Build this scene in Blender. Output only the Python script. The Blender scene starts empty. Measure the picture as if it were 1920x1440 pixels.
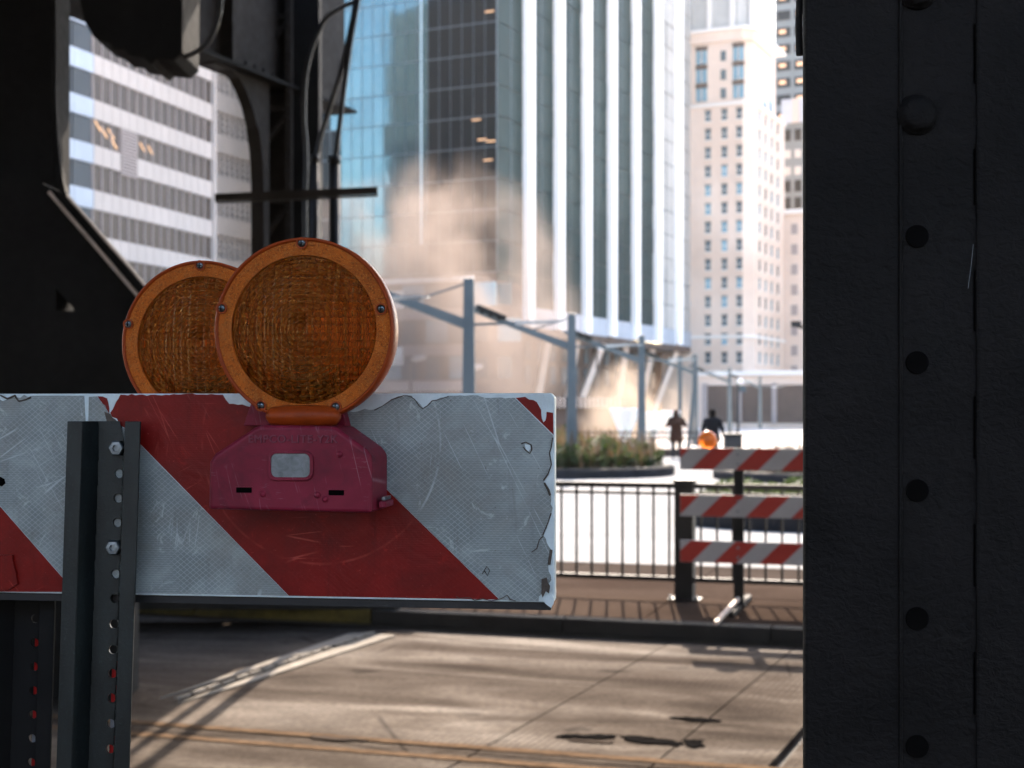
import bpy, bmesh, math, random
from mathutils import Vector, Matrix
random.seed(7)
R = math.radians
scene = bpy.context.scene
col = scene.collection
PI = math.pi

# ------------------------------------------------------------------ camera, world, sun, exposure
F = 2667.0; HZ = 762.0; CZ = 2.0            # focal length in photo pixels, horizon row, eye height
cam_d = bpy.data.cameras.new('camera'); cam = bpy.data.objects.new('camera', cam_d); col.objects.link(cam)
cam.location = (0, 0, CZ); cam.rotation_euler = (R(90), 0, 0)
cam_d.sensor_width = 36; cam_d.lens = F/1920*36; cam_d.shift_y = (HZ-720)/1920
cam_d.clip_start = 0.05; cam_d.clip_end = 5000
cam_d.dof.use_dof = True; cam_d.dof.focus_distance = 1.385; cam_d.dof.aperture_fstop = 11; cam_d.dof.aperture_blades = 0
scene.camera = cam

SUN_AZ, SUN_EL = R(4.1), R(36)
world = bpy.data.worlds.new('World'); scene.world = world; world.use_nodes = True
wn = world.node_tree; bg = wn.nodes['Background']
sky = wn.nodes.new('ShaderNodeTexSky'); sky.sky_type = 'NISHITA'; sky.sun_disc = False
sky.sun_elevation = SUN_EL; sky.sun_rotation = SUN_AZ; sky.air_density = 1.0; sky.dust_density = 2.2; sky.ozone_density = 0.5
wn.links.new(sky.outputs[0], bg.inputs[0]); bg.inputs[1].default_value = 0.125
sd = bpy.data.lights.new('sun', 'SUN'); sd.energy = 3.2; sd.angle = R(0.53); sd.color = (1.0, 0.86, 0.72)
sun = bpy.data.objects.new('sun', sd); col.objects.link(sun)
sdir = Vector((math.sin(SUN_AZ)*math.cos(SUN_EL), math.cos(SUN_AZ)*math.cos(SUN_EL), math.sin(SUN_EL)))
sun.rotation_euler = sdir.to_track_quat('Z', 'Y').to_euler(); sun.location = (0, 0, 60)
vs = scene.view_settings
vs.view_transform = 'Standard'; vs.look = 'None'; vs.gamma = 1; vs.use_curve_mapping = False
vs.exposure = 2.7
cy = scene.cycles
cy.use_denoising = True; cy.max_bounces = 10; cy.diffuse_bounces = 3; cy.glossy_bounces = 4
cy.transmission_bounces = 10; cy.transparent_max_bounces = 8; cy.volume_bounces = 1
cy.volume_max_steps = 96; cy.volume_step_rate = 1.0; cy.sample_clamp_indirect = 6; cy.caustics_reflective = False; cy.caustics_refractive = False
cy.use_adaptive_sampling = True; cy.adaptive_threshold = 0.02

# ------------------------------------------------------------------ helpers
def P(px, py, Y):                          # the point at distance Y seen at a photo pixel
    return Vector(((px-960)/F*Y, Y, CZ+(HZ-py)/F*Y))
def G(px, py, z=0.0):                      # the ground point at height z
    Y = (CZ-z)*F/(py-HZ); return Vector(((px-960)/F*Y, Y, z))

def wm(o): return Matrix.LocRotScale(Vector(o.location), o.rotation_euler, Vector(o.scale))
def adopt(o, parent):
    if parent is not None:
        o.parent = parent; o.matrix_parent_inverse = wm(parent).inverted()
    return o
def props(o, label=None, cat=None, group=None, kind=None):
    if label: o['label'] = label
    if cat: o['category'] = cat
    if group: o['group'] = group
    if kind: o['kind'] = kind
    return o
def thing(name, loc, label, cat, group=None, rz=0):
    o = bpy.data.objects.new(name, None); col.objects.link(o); o.location = loc; o.rotation_euler = (0, 0, rz)
    o.empty_display_size = .2
    return props(o, label, cat, group)
def put(name, me, parent=None, loc=(0, 0, 0), rot=(0, 0, 0), scale=(1, 1, 1)):
    o = bpy.data.objects.new(name, me); col.objects.link(o)
    o.location = loc; o.rotation_euler = rot; o.scale = scale
    return adopt(o, parent)

class MB:
    def __init__(s): s.v = []; s.f = []
    def add(s, vs_, fs):
        k = len(s.v); s.v += [tuple(p) for p in vs_]; s.f += [tuple(i+k for i in f) for f in fs]; return s
    def box(s, a, b):
        x0, y0, z0 = a; x1, y1, z1 = b
        return s.add([(x0,y0,z0),(x1,y0,z0),(x1,y1,z0),(x0,y1,z0),(x0,y0,z1),(x1,y0,z1),(x1,y1,z1),(x0,y1,z1)],
            [(0,3,2,1),(4,5,6,7),(0,1,5,4),(1,2,6,5),(2,3,7,6),(3,0,4,7)])
    def obox(s, c, ax, sx, sy, z0, z1):     # box centred on c=(x,y), rotated so local x runs along ax
        d = Vector((ax[0], ax[1])).normalized(); n = Vector((-d.y, d.x)); c = Vector((c[0], c[1]))
        q = [c-d*sx/2-n*sy/2, c+d*sx/2-n*sy/2, c+d*sx/2+n*sy/2, c-d*sx/2+n*sy/2]
        return s.add([(p.x,p.y,z0) for p in q]+[(p.x,p.y,z1) for p in q],
            [(0,3,2,1),(4,5,6,7),(0,1,5,4),(1,2,6,5),(2,3,7,6),(3,0,4,7)])
    def bar(s, a, b, w, h=None, w2=None, h2=None):   # rectangular bar from a to b
        a = Vector(a); b = Vector(b); h = h or w; w2 = w2 or w; h2 = h2 or (h if w2 == w else w2)
        t = (b-a).normalized(); up = Vector((0,0,1)) if abs(t.z) < .95 else Vector((0,1,0))
        x = t.cross(up).normalized(); y = x.cross(t).normalized()
        vs_ = []
        for p, ww, hh in ((a, w, h), (b, w2, h2)):
            for sx, sy in ((-1,-1),(1,-1),(1,1),(-1,1)): vs_.append(p+x*ww/2*sx+y*hh/2*sy)
        return s.add(vs_, [(0,3,2,1),(4,5,6,7),(0,1,5,4),(1,2,6,5),(2,3,7,6),(3,0,4,7)])
    def tube(s, pts, r, n=10, caps=True):
        pts = [Vector(p) for p in pts]; rs = r if isinstance(r, (list, tuple)) else [r]*len(pts)
        rings = []; prev = None
        for i, p in enumerate(pts):
            t = (pts[min(i+1, len(pts)-1)]-pts[max(i-1, 0)]).normalized()
            if prev is None: prev = Vector((0,0,1)).cross(t) if abs(t.z) < .9 else Vector((1,0,0))
            x = (prev - t*prev.dot(t)).normalized(); y = t.cross(x); prev = x
            rings.append([p+x*rs[i]*math.cos(2*PI*k/n)+y*rs[i]*math.sin(2*PI*k/n) for k in range(n)])
        vs_ = [q for g in rings for q in g]; fs = []
        for i in range(len(pts)-1):
            for k in range(n): fs.append((i*n+k, i*n+(k+1)%n, (i+1)*n+(k+1)%n, (i+1)*n+k))
        if caps: fs += [tuple(range(n))[::-1], tuple(range((len(pts)-1)*n, len(pts)*n))]
        return s.add(vs_, fs)
    def lathe(s, prof, n=32, axis='y', c=(0,0,0)):   # prof: (radius, height along axis)
        vs_ = []; fs = []
        for r, h in prof:
            for k in range(n):
                a = 2*PI*k/n
                p = (r*math.cos(a), h, r*math.sin(a)) if axis == 'y' else (r*math.cos(a), r*math.sin(a), h)
                vs_.append((p[0]+c[0], p[1]+c[1], p[2]+c[2]))
        m = len(prof)
        for i in range(m-1):
            for k in range(n):
                q = (i*n+k, i*n+(k+1)%n, (i+1)*n+(k+1)%n, (i+1)*n+k); fs.append(q)
        fs += [tuple(range(n))[::-1], tuple(range((m-1)*n, m*n))]
        return s.add(vs_, fs)
    def prism(s, poly, y0, y1):              # poly of (x,z), extruded along y
        n = len(poly)
        return s.add([(x, y0, z) for x, z in poly]+[(x, y1, z) for x, z in poly],
            [tuple(range(n)), tuple(range(n, 2*n))[::-1]]+[(i, i+n, (i+1)%n+n, (i+1)%n) for i in range(n)])
    def flat(s, poly, z0, z1):               # poly of (x,y), extruded along z
        n = len(poly)
        return s.add([(x, y, z0) for x, y in poly]+[(x, y, z1) for x, y in poly],
            [tuple(range(n))[::-1], tuple(range(n, 2*n))]+[(i, (i+1)%n, (i+1)%n+n, i+n) for i in range(n)])
    def loft(s, rings, caps=True):
        n = len(rings[0]); vs_ = [p for g in rings for p in g]; fs = []
        for i in range(len(rings)-1):
            for k in range(n): fs.append((i*n+k, i*n+(k+1)%n, (i+1)*n+(k+1)%n, (i+1)*n+k))
        if caps: fs += [tuple(range(n))[::-1], tuple(range((len(rings)-1)*n, len(rings)*n))]
        return s.add(vs_, fs)
    def mesh(s, name, mat, smooth=False, fix=True):
        me = bpy.data.meshes.new(name); me.from_pydata(s.v, [], s.f)
        if fix:
            bm = bmesh.new(); bm.from_mesh(me); bmesh.ops.recalc_face_normals(bm, faces=bm.faces); bm.to_mesh(me); bm.free()
        if mat: me.materials.append(mat)
        if smooth: me.polygons.foreach_set('use_smooth', [True]*len(me.polygons))
        me.update(); return me
    def make(s, name, mat, parent=None, smooth=False, bevel=0, loc=(0,0,0), rot=(0,0,0), fix=True, seg=2):
        o = put(name, s.mesh(name, mat, smooth, fix), parent, loc, rot)
        if bevel:
            m = o.modifiers.new('bevel', 'BEVEL'); m.width = bevel; m.segments = seg; m.limit_method = 'ANGLE'; m.angle_limit = R(35)
            m.harden_normals = False
        return o

# ------------------------------------------------------------------ materials
class NT:
    def __init__(s, name):
        s.m = bpy.data.materials.new(name); s.m.use_nodes = True; s.t = s.m.node_tree
        s.b = s.t.nodes['Principled BSDF']; s.out = s.t.nodes['Material Output']
        s.tc = None
    def n(s, kind, **kw):
        x = s.t.nodes.new(kind)
        for k, v in kw.items():
            if isinstance(k, str) and k.startswith('i_'): x.inputs[k[2:].replace('_', ' ')].default_value = v
            else: setattr(x, k, v)
        return x
    def l(s, a, b): s.t.links.new(a, b)
    def co(s, which='Object'):
        if s.tc is None: s.tc = s.n('ShaderNodeTexCoord')
        return s.tc.outputs[which]
    def pos(s):
        return s.n('ShaderNodeNewGeometry').outputs['Position']
    def map(s, vec, scale=(1,1,1), rot=(0,0,0), loc=(0,0,0)):
        m = s.n('ShaderNodeMapping'); s.l(vec, m.inputs[0]); m.inputs['Scale'].default_value = scale
        m.inputs['Rotation'].default_value = rot; m.inputs['Location'].default_value = loc; return m.outputs[0]
    def noise(s, vec, scale, detail=4, rough=.55, dist=0):
        x = s.n('ShaderNodeTexNoise'); s.l(vec, x.inputs['Vector']); x.inputs['Scale'].default_value = scale
        x.inputs['Detail'].default_value = detail; x.inputs['Roughness'].default_value = rough; x.inputs['Distortion'].default_value = dist
        return x.outputs[0]
    def m2(s, op, a, b=None, c=None, clamp=False):
        x = s.n('ShaderNodeMath', operation=op); x.use_clamp = clamp
        for i, v in enumerate((a, b, c)):
            if v is None: continue
            if isinstance(v, (int, float)): x.inputs[i].default_value = v
            else: s.l(v, x.inputs[i])
        return x.outputs[0]
    def ramp(s, fac, lo, hi, a=0.0, b=1.0):
        x = s.n('ShaderNodeMapRange'); x.clamp = True; s.l(fac, x.inputs[0])
        x.inputs[1].default_value = lo; x.inputs[2].default_value = hi; x.inputs[3].default_value = a; x.inputs[4].default_value = b
        return x.outputs[0]
    def mix(s, fac, a, b, blend='MIX'):
        x = s.n('ShaderNodeMix', data_type='RGBA', blend_type=blend)
        if isinstance(fac, (int, float)): x.inputs[0].default_value = fac
        else: s.l(fac, x.inputs[0])
        for i, v in ((6, a), (7, b)):
            if isinstance(v, tuple): x.inputs[i].default_value = v if len(v) == 4 else (*v, 1)
            else: s.l(v, x.inputs[i])
        return x.outputs[2]
    def bump(s, h, strength=.3, dist=.01, prev=None):
        x = s.n('ShaderNodeBump'); s.l(h, x.inputs['Height']); x.inputs['Strength'].default_value = strength
        x.inputs['Distance'].default_value = dist
        if prev: s.l(prev, x.inputs['Normal'])
        s.l(x.outputs[0], s.b.inputs['Normal']); return x.outputs[0]
    def base(s, c):
        if isinstance(c, tuple): s.b.inputs['Base Color'].default_value = (*c, 1)
        else: s.l(c, s.b.inputs['Base Color'])
    def set(s, **kw):
        for k, v in kw.items():
            i = s.b.inputs[k.replace('_', ' ')]
            if isinstance(v, (int, float, tuple)): i.default_value = v
            else: s.l(v, i)
        return s

def plain(name, c, rough=.6, metal=0, var=.25, scale=3, bump=.15, spec=.5, bscale=None, bdist=.005, world=False, tint=None, streak=False, ior=1.45):
    k = NT(name); co = k.pos() if world else k.co()
    v = k.map(co, (1, 1, .12)) if streak else co
    a = k.noise(v, scale, 5, .6); b = k.noise(co, scale*9, 4, .6)
    f = k.ramp(a, .3, .72)
    dark = tuple(x*(1-var) for x in c); lite = tuple(min(1, x*(1+var)) for x in c)
    if tint: dark = tuple(x*(1-var)*t for x, t in zip(c, tint))
    m = k.mix(f, dark, lite); m = k.mix(k.ramp(b, .35, .7, 0, .35), m, tuple(x*(1-var) for x in c))
    k.base(m); k.set(Roughness=k.ramp(b, .3, .7, max(.03, rough-.1), min(1, rough+.12)), Metallic=metal, Specular_IOR_Level=spec, IOR=ior)
    if bump: k.bump(k.noise(co, bscale or scale*14, 5, .6), bump, bdist)
    return k.m

# ---- street surfaces
TH_S = R(17)
def road_mat():
    k = NT('concrete_road'); p = k.pos()
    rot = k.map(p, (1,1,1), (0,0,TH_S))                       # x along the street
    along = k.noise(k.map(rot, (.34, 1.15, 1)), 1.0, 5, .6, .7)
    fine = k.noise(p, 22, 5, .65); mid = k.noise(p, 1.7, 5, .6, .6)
    c = k.mix(k.ramp(along, .36, .66), (.031,.0255,.0215), (.115,.096,.080))  # pale streaks: road sheen painted into the colour, with wheel-track stains
    c = k.mix(k.ramp(mid, .45, .75, 0, .55), c, (.026,.021,.0175))
    c = k.mix(k.ramp(fine, .42, .70, 0, .6), c, (.026,.021,.018)); c = k.mix(k.ramp(k.noise(p, 55, 3), .56, .70, 0, .5), c, (.09,.077,.066))
    gr = k.n('ShaderNodeTexWave', wave_type='BANDS', bands_direction='X'); k.l(k.map(p, (1,1,1), (0,0,R(22))), gr.inputs[0])
    gr.inputs['Scale'].default_value = 7; gr.inputs['Distortion'].default_value = 1.1; gr.inputs['Detail'].default_value = 3; gr.inputs['Detail Scale'].default_value = 1.5
    gmask = k.ramp(k.noise(p, .55, 3), .38, .6)
    g = k.m2('MULTIPLY', gr.outputs[1], gmask)
    c = k.mix(k.m2('MULTIPLY', k.ramp(g, .55, .9), .75), c, (.045,.036,.03))
    cr = k.n('ShaderNodeTexVoronoi', feature='DISTANCE_TO_EDGE'); k.l(k.map(p, (1,1,1), loc=(.3,.7,0)), cr.inputs['Vector']); cr.inputs['Scale'].default_value = .35
    crw = k.n('ShaderNodeVectorMath', operation='ADD'); k.l(k.n('ShaderNodeTexNoise', ).outputs[1], crw.inputs[0])
    cm = k.m2('MULTIPLY', k.ramp(cr.outputs['Distance'], 0, .006, 1, 0), k.ramp(k.noise(p, .8, 3), .5, .56)); c = k.mix(k.m2('MULTIPLY', cm, .7), c, (.012,.010,.009))
    c = k.mix(k.ramp(k.noise(k.map(p, (1,1,1), loc=(9,4,0)), 2.6, 3, .5), .66, .72, 0, .6), c, (.018,.015,.013))
    k.base(c)
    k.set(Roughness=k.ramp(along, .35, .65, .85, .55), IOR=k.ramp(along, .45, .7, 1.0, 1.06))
    b1 = k.bump(g, .35, .006); k.bump(fine, .35, .006, b1)
    return k.m
def pavement_mat(name, a, b, rough=.7, sc=1.0):
    k = NT(name); p = k.pos()
    n1 = k.noise(p, .6*sc, 5, .6, .5); n2 = k.noise(p, 14*sc, 5, .65); n3 = k.noise(p, 3.1*sc, 3, .5)
    c = k.mix(k.ramp(n1, .35, .68), a, b); c = k.mix(k.ramp(n2, .45, .75, 0, .4), c, tuple(x*.6 for x in a))
    c = k.mix(k.ramp(n3, .6, .75, 0, .3), c, tuple(x*.75 for x in a))
    k.base(c); k.set(Roughness=rough, IOR=1.0); k.bump(n2, .25, .004); return k.m
M = {}
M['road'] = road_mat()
M['walk'] = pavement_mat('brown_sidewalk', (.033,.0235,.0185), (.053,.039,.031))
M['plaza'] = pavement_mat('pale_plaza_concrete', (.21,.206,.20), (.27,.265,.257), .6)
M['border'] = pavement_mat('grey_border_paving', (.038,.030,.025), (.054,.043,.036))
M['ground'] = pavement_mat('distant_ground', (.54,.48,.43), (.66,.60,.54), .9, .3)
M['joint'] = plain('road_base', (.04,.035,.03), .9)
M['kerb'] = plain('dark_kerb_stone', (.040,.038,.036), .85, scale=4, ior=1.15)
M['yellow_kerb'] = plain('faded_yellow_kerb', (.13,.095,.02), .8, var=.5, scale=5)
M['yellow_line'] = plain('worn_yellow_line', (.088,.060,.040), .9, ior=1.0, var=.35, scale=9)
M['strip'] = plain('pale_steel_plate', (.21,.19,.165), .8, ior=1.02, var=.25, scale=5)
M['tar'] = plain('tar_patch', (.007,.0065,.0065), .9, ior=1.0, var=.4, scale=12, bump=.5)
# ---- metals
M['black_steel'] = plain('black_painted_steel', (.011,.011,.011), .55, spec=.3, var=.3, scale=6)
M['l_steel'] = plain('old_brown_painted_steel', (.032,.027,.023), .8, var=.35, scale=1.3, bump=.3, spec=.2)
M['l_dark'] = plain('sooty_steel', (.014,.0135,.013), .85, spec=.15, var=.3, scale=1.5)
M['lit_edge'] = plain('painted_lit_edge', (.50,.40,.34), .45, var=.3, scale=5)  # light on the stair's edges, painted as a pale colour
M['galv'] = plain('blue_grey_painted_steel', (.075,.093,.10), .5, var=.12, scale=2)
M['lum'] = plain('pale_luminaire', (.5,.5,.48), .35, metal=.5, var=.1)
M['bolt'] = plain('zinc_bolt', (.22,.25,.27), .38, metal=1, var=.2, scale=60)
M['rubber'] = plain('black_rubber', (.015,.015,.016), .5)
def pillar_mat():
    k = NT('thick_black_paint'); co = k.co()
    n1 = k.noise(k.map(co, (1, 1, 1.4)), 95, 4, .55, .5); n2 = k.noise(co, 9, 4, .6, .6); n3 = k.noise(co, 130, 3)
    k.base(k.mix(k.ramp(n2, .35, .7), (.008,.0072,.0068), (.0135,.012,.0115))); k.set(Roughness=.6, Specular_IOR_Level=.10)
    b = k.bump(n1, .6, .004); b = k.bump(n2, .3, .01, b); k.bump(n3, .2, .001, b); return k.m
M['pillar'] = pillar_mat()
def post_mat():
    k = NT('dark_green_galvanised_post'); co = k.co()
    n1 = k.noise(co, 260, 4, .7, .6); n2 = k.noise(k.map(co, (1,1,.25)), 45, 4, .6)
    c = k.mix(k.ramp(n2, .35, .7), (.008,.011,.011), (.018,.025,.025)); c = k.mix(k.ramp(n1, .58, .72, 0, .8), c, (.03,.045,.045))
    k.base(c); k.set(Roughness=.42, Metallic=.25); k.bump(n1, .5, .0008); return k.m
M['post'] = post_mat()
# ---- reflective sheeting
def sheeting(name, dark, lite, grime, red=False):
    k = NT(name); co = k.co(); sp = k.n('ShaderNodeSeparateXYZ'); k.l(co, sp.inputs[0]); X, Z = sp.outputs[0], sp.outputs[2]
    cell = .0066
    p = k.m2('DIVIDE', X, cell); q = k.m2('DIVIDE', Z, cell*.82)
    f = k.m2('ABSOLUTE', k.m2('SUBTRACT', k.m2('FRACT', k.m2('ADD', p, q)), .5))
    g = k.m2('ABSOLUTE', k.m2('SUBTRACT', k.m2('FRACT', k.m2('SUBTRACT', p, q)), .5))
    line = k.ramp(k.m2('MAXIMUM', f, g), .40, .46)
    hl = k.ramp(k.m2('ABSOLUTE', k.m2('SUBTRACT', k.m2('FRACT', k.m2('DIVIDE', Z, .0023)), .5)), .15, .4)
    zone = k.ramp(k.noise(co, 13, 2), .45, .58)
    pat = k.m2('ADD', k.m2('MULTIPLY', line, k.m2('SUBTRACT', 1, k.m2('MULTIPLY', zone, .7))), k.m2('MULTIPLY', k.m2('MULTIPLY', hl, zone), .45), clamp=True)
    c = k.mix(k.m2('MULTIPLY', pat, .25 if red else .8), dark, lite)
    cloud = k.noise(k.map(co, (1, 1, 1.6)), 11, 5, .6, .8)
    c = k.mix(k.ramp(cloud, .42, .75, 0, .45), c, tuple(min(1, x*1.35) for x in lite))
    c = k.mix(k.ramp(k.noise(k.map(co, (1,1,1), loc=(3,1,2)), 7, 5, .65, .5), .48, .70, 0, .7), c, grime)
    c = k.mix(k.ramp(k.noise(k.map(co, (1,1,.18), loc=(7,1,2)), 60, 5, .7, .3), .56, .72, 0, .4), c, tuple(x*.55 for x in grime))
    c = k.mix(k.ramp(k.noise(k.map(co, (1,1,1), loc=(1,9,4)), 38, 5, .7, 1.2), .60, .68, 0, .5), c, tuple(min(1, x*1.5) for x in lite))
    # scratches: cracks of stretched cells, kept only where a mask lets them through
    for i, (ang, sx, th, ms) in enumerate(((.5, 60, .022, .60), (-1.1, 45, .016, .58), (1.45, 80, .03, .62), (.05, 50, .02, .62))):
        v = k.n('ShaderNodeTexVoronoi', feature='DISTANCE_TO_EDGE'); w = k.map(co, (1,1,1), (0, ang, 0), (i*1.7, 0, i*.9))
        k.l(k.map(w, (sx*.08, 1, sx)), v.inputs['Vector']); v.inputs['Scale'].default_value = 1.0
        ln = k.ramp(v.outputs['Distance'], 0, th, 1, 0)
        mk = k.ramp(k.noise(k.map(co, (1,1,1), loc=(i*5.1, 0, 2)), 9, 3), ms, ms+.05)
        c = k.mix(k.m2('MULTIPLY', k.m2('MULTIPLY', ln, mk), .55), c, (.55,.10,.07) if red else (.62,.68,.70))
    # one long scuffed arc from a swinging light
    dx = k.m2('SUBTRACT', X, -.235); dz = k.m2('SUBTRACT', Z, -.035)
    rr = k.m2('SQRT', k.m2('ADD', k.m2('MULTIPLY', dx, dx), k.m2('MULTIPLY', dz, dz)))
    arc = k.ramp(k.m2('ABSOLUTE', k.m2('SUBTRACT', rr, .122)), .0004, .0016, 1, 0)
    c = k.mix(k.m2('MULTIPLY', k.m2('MULTIPLY', arc, k.ramp(k.noise(co, 30, 3), .4, .6)), .45), c, (.45,.07,.05) if red else (.6,.66,.68))
    speck = k.ramp(k.noise(co, 420, 2), .70, .76, 0, .8)
    c = k.mix(speck, c, (.35,.06,.05) if red else (.12,.10,.09))
    k.base(c); k.set(Roughness=k.ramp(cloud, .3, .7, .28, .5), Specular_IOR_Level=.2 if red else .4)
    b = k.bump(pat, .12, .0005); k.bump(k.noise(co, 24, 4, .6, .5), .35, .003, b)
    return k.m
M['white_sheet'] = sheeting('white_reflective_sheeting', (.195,.228,.228), (.385,.425,.412), (.20,.19,.165))
M['red_sheet'] = sheeting('red_reflective_sheeting', (.17,.005,.0035), (.235,.010,.007), (.07,.005,.004), True)
M['bare'] = plain('bare_pale_board', (.66,.75,.76), .5, var=.15, scale=30, bump=.15)
M['torn'] = plain('torn_backing', (.085,.066,.052), .8, var=.5, scale=60)
M['far_white'] = plain('grey_barricade_stripe', (.42,.41,.42), .5, var=.15)
M['far_red'] = plain('red_barricade_stripe', (.42,.030,.018), .5, var=.15)
# ---- warning light
def amber(name, rough, col_, bumpy=0):
    k = NT(name); k.base(col_); k.set(Roughness=rough, IOR=1.42, Specular_Tint=(1.0, .45, .14, 1), Transmission_Weight=1.0)
    if bumpy:
        co = k.co(); v = k.n('ShaderNodeTexVoronoi', feature='F1'); k.l(co, v.inputs['Vector']); v.inputs['Scale'].default_value = bumpy
        k.bump(v.outputs['Distance'], .6, .001)
    return k.m
M['amber'] = amber('amber_lens', .10, (1.0, .56, .17))
def lens_pattern():
    k = NT('amber_front_lens'); k.base((1.0, .56, .15)); k.set(Roughness=.07, IOR=1.42, Transmission_Weight=1.0, Specular_Tint=(1.0, .45, .14, 1))
    co = k.co(); sp = k.n('ShaderNodeSeparateXYZ'); k.l(co, sp.inputs[0]); X, Z = sp.outputs[0], sp.outputs[2]
    w = k.m2('MULTIPLY', k.m2('SUBTRACT', k.noise(co, 40, 2), .5), .0012)
    rr = k.m2('ADD', k.m2('SQRT', k.m2('ADD', k.m2('MULTIPLY', X, X), k.m2('MULTIPLY', Z, Z))), w)
    ring = k.m2('FRACT', k.m2('DIVIDE', rr, .0042))
    ring = k.ramp(ring, .15, .95)
    cx = k.m2('ABSOLUTE', k.m2('SUBTRACT', k.m2('FRACT', k.m2('DIVIDE', X, .0085)), .5)); cz = k.m2('ABSOLUTE', k.m2('SUBTRACT', k.m2('FRACT', k.m2('DIVIDE', Z, .0058)), .5))
    gx = k.ramp(cx, .20, .30); gz_ = k.ramp(cz, .30, .42)
    chk = k.m2('ABSOLUTE', k.m2('SUBTRACT', gx, k.m2('MULTIPLY', gz_, .6)))
    h = k.m2('ADD', k.m2('MULTIPLY', ring, .6), k.m2('MULTIPLY', chk, .6))
    k.bump(h, .6, .0018)
    bm = k.t.nodes['Bump'].outputs[0]
    c = k.mix(k.ramp(h, .1, 1.1), (.55, .055, .004), (1.0, .30, .022)); c = k.mix(k.ramp(k.noise(co, 18, 4, .6, 1), .4, .7, 0, .5), c, (.50, .085, .01))  # prism glints painted in: the ring pattern brightens and darkens the amber
    d = k.n('ShaderNodeBsdfDiffuse'); tr = k.n('ShaderNodeBsdfTranslucent')
    for q in (d, tr): k.l(c, q.inputs[0]); k.l(bm, q.inputs['Normal'])
    m1 = k.n('ShaderNodeMixShader'); m1.inputs[0].default_value = .45; k.l(d.outputs[0], m1.inputs[1]); k.l(tr.outputs[0], m1.inputs[2])
    m2 = k.n('ShaderNodeMixShader'); k.l(k.ramp(h, 0, 1.2, .07, .36), m2.inputs[0]); k.l(k.b.outputs[0], m2.inputs[1]); k.l(m1.outputs[0], m2.inputs[2]); k.l(m2.outputs[0], k.out.inputs[0])
    return k.m
M['amber'] = lens_pattern()
def translucent_rear():
    k = NT('amber_rear_lens'); k.base((1.0,.42,.07)); k.set(Roughness=.3, Transmission_Weight=.85, IOR=1.4, Specular_Tint=(1,.45,.14,1))
    tr = k.n('ShaderNodeBsdfTranslucent'); tr.inputs[0].default_value = (1.0, .36, .05, 1)
    mx = k.n('ShaderNodeMixShader'); mx.inputs[0].default_value = .40
    k.l(k.b.outputs[0], mx.inputs[1]); k.l(tr.outputs[0], mx.inputs[2]); k.l(mx.outputs[0], k.out.inputs[0]); return k.m
M['amber_rear'] = translucent_rear()
M['amber_rear_old'] = amber('amber_rear_lens', .22, (1.0, .55, .14), 160)
def amber_ring():
    k = NT('amber_reflector_ring'); co = k.co(); sp = k.n('ShaderNodeSeparateXYZ'); k.l(co, sp.inputs[0])
    cell = .0021
    p = k.m2('DIVIDE', sp.outputs[0], cell); q = k.m2('DIVIDE', sp.outputs[2], cell*.8)
    f = k.m2('ABSOLUTE', k.m2('SUBTRACT', k.m2('FRACT', k.m2('ADD', p, q)), .5)); g = k.m2('ABSOLUTE', k.m2('SUBTRACT', k.m2('FRACT', k.m2('SUBTRACT', p, q)), .5))
    d = k.m2('MAXIMUM', f, g)
    n = k.noise(co, 35, 4, .6, 1.5)
    c = k.mix(k.ramp(n, .35, .7), (.27,.040,.003), (.50,.098,.008)); c = k.mix(k.m2('MULTIPLY', k.ramp(d, .35, .48), .5), c, (.60,.20,.03))
    c = k.mix(k.ramp(k.noise(co, 700, 2), .58, .68, 0, .8), c, (.75,.27,.04)); c = k.mix(k.ramp(k.noise(co, 500, 2), .36, .44, .6, 0), c, (.07,.014,.003))  # bright specks are the ring's sparkle painted as colour
    n2 = k.noise(k.map(co, (1,1,1), loc=(1,2,3)), 28, 5, .7, 2.2)
    c = k.mix(k.ramp(k.m2('ABSOLUTE', k.m2('SUBTRACT', n2, .5)), 0, .02, .55, 0), c, (.42,.17,.05))
    k.base(c); k.set(Roughness=.35, Specular_IOR_Level=.3, Specular_Tint=(1,.6,.3,1)); k.bump(d, .5, .0006); return k.m
M['ring'] = amber_ring()
M['amber_solid'] = plain('amber_rim', (.30,.045,.006), .35, var=.2, scale=40, bump=.08, spec=.2)
def lens_back():
    k = NT('amber_inner_reflector'); n = k.noise(k.co(), 30, 4, .6, 1)
    k.base(k.mix(k.ramp(n, .35, .7), (.30,.075,.012), (.85,.30,.05))); k.set(Roughness=.15, Metallic=.6); return k.m
M['inner'] = lens_back()
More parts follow.
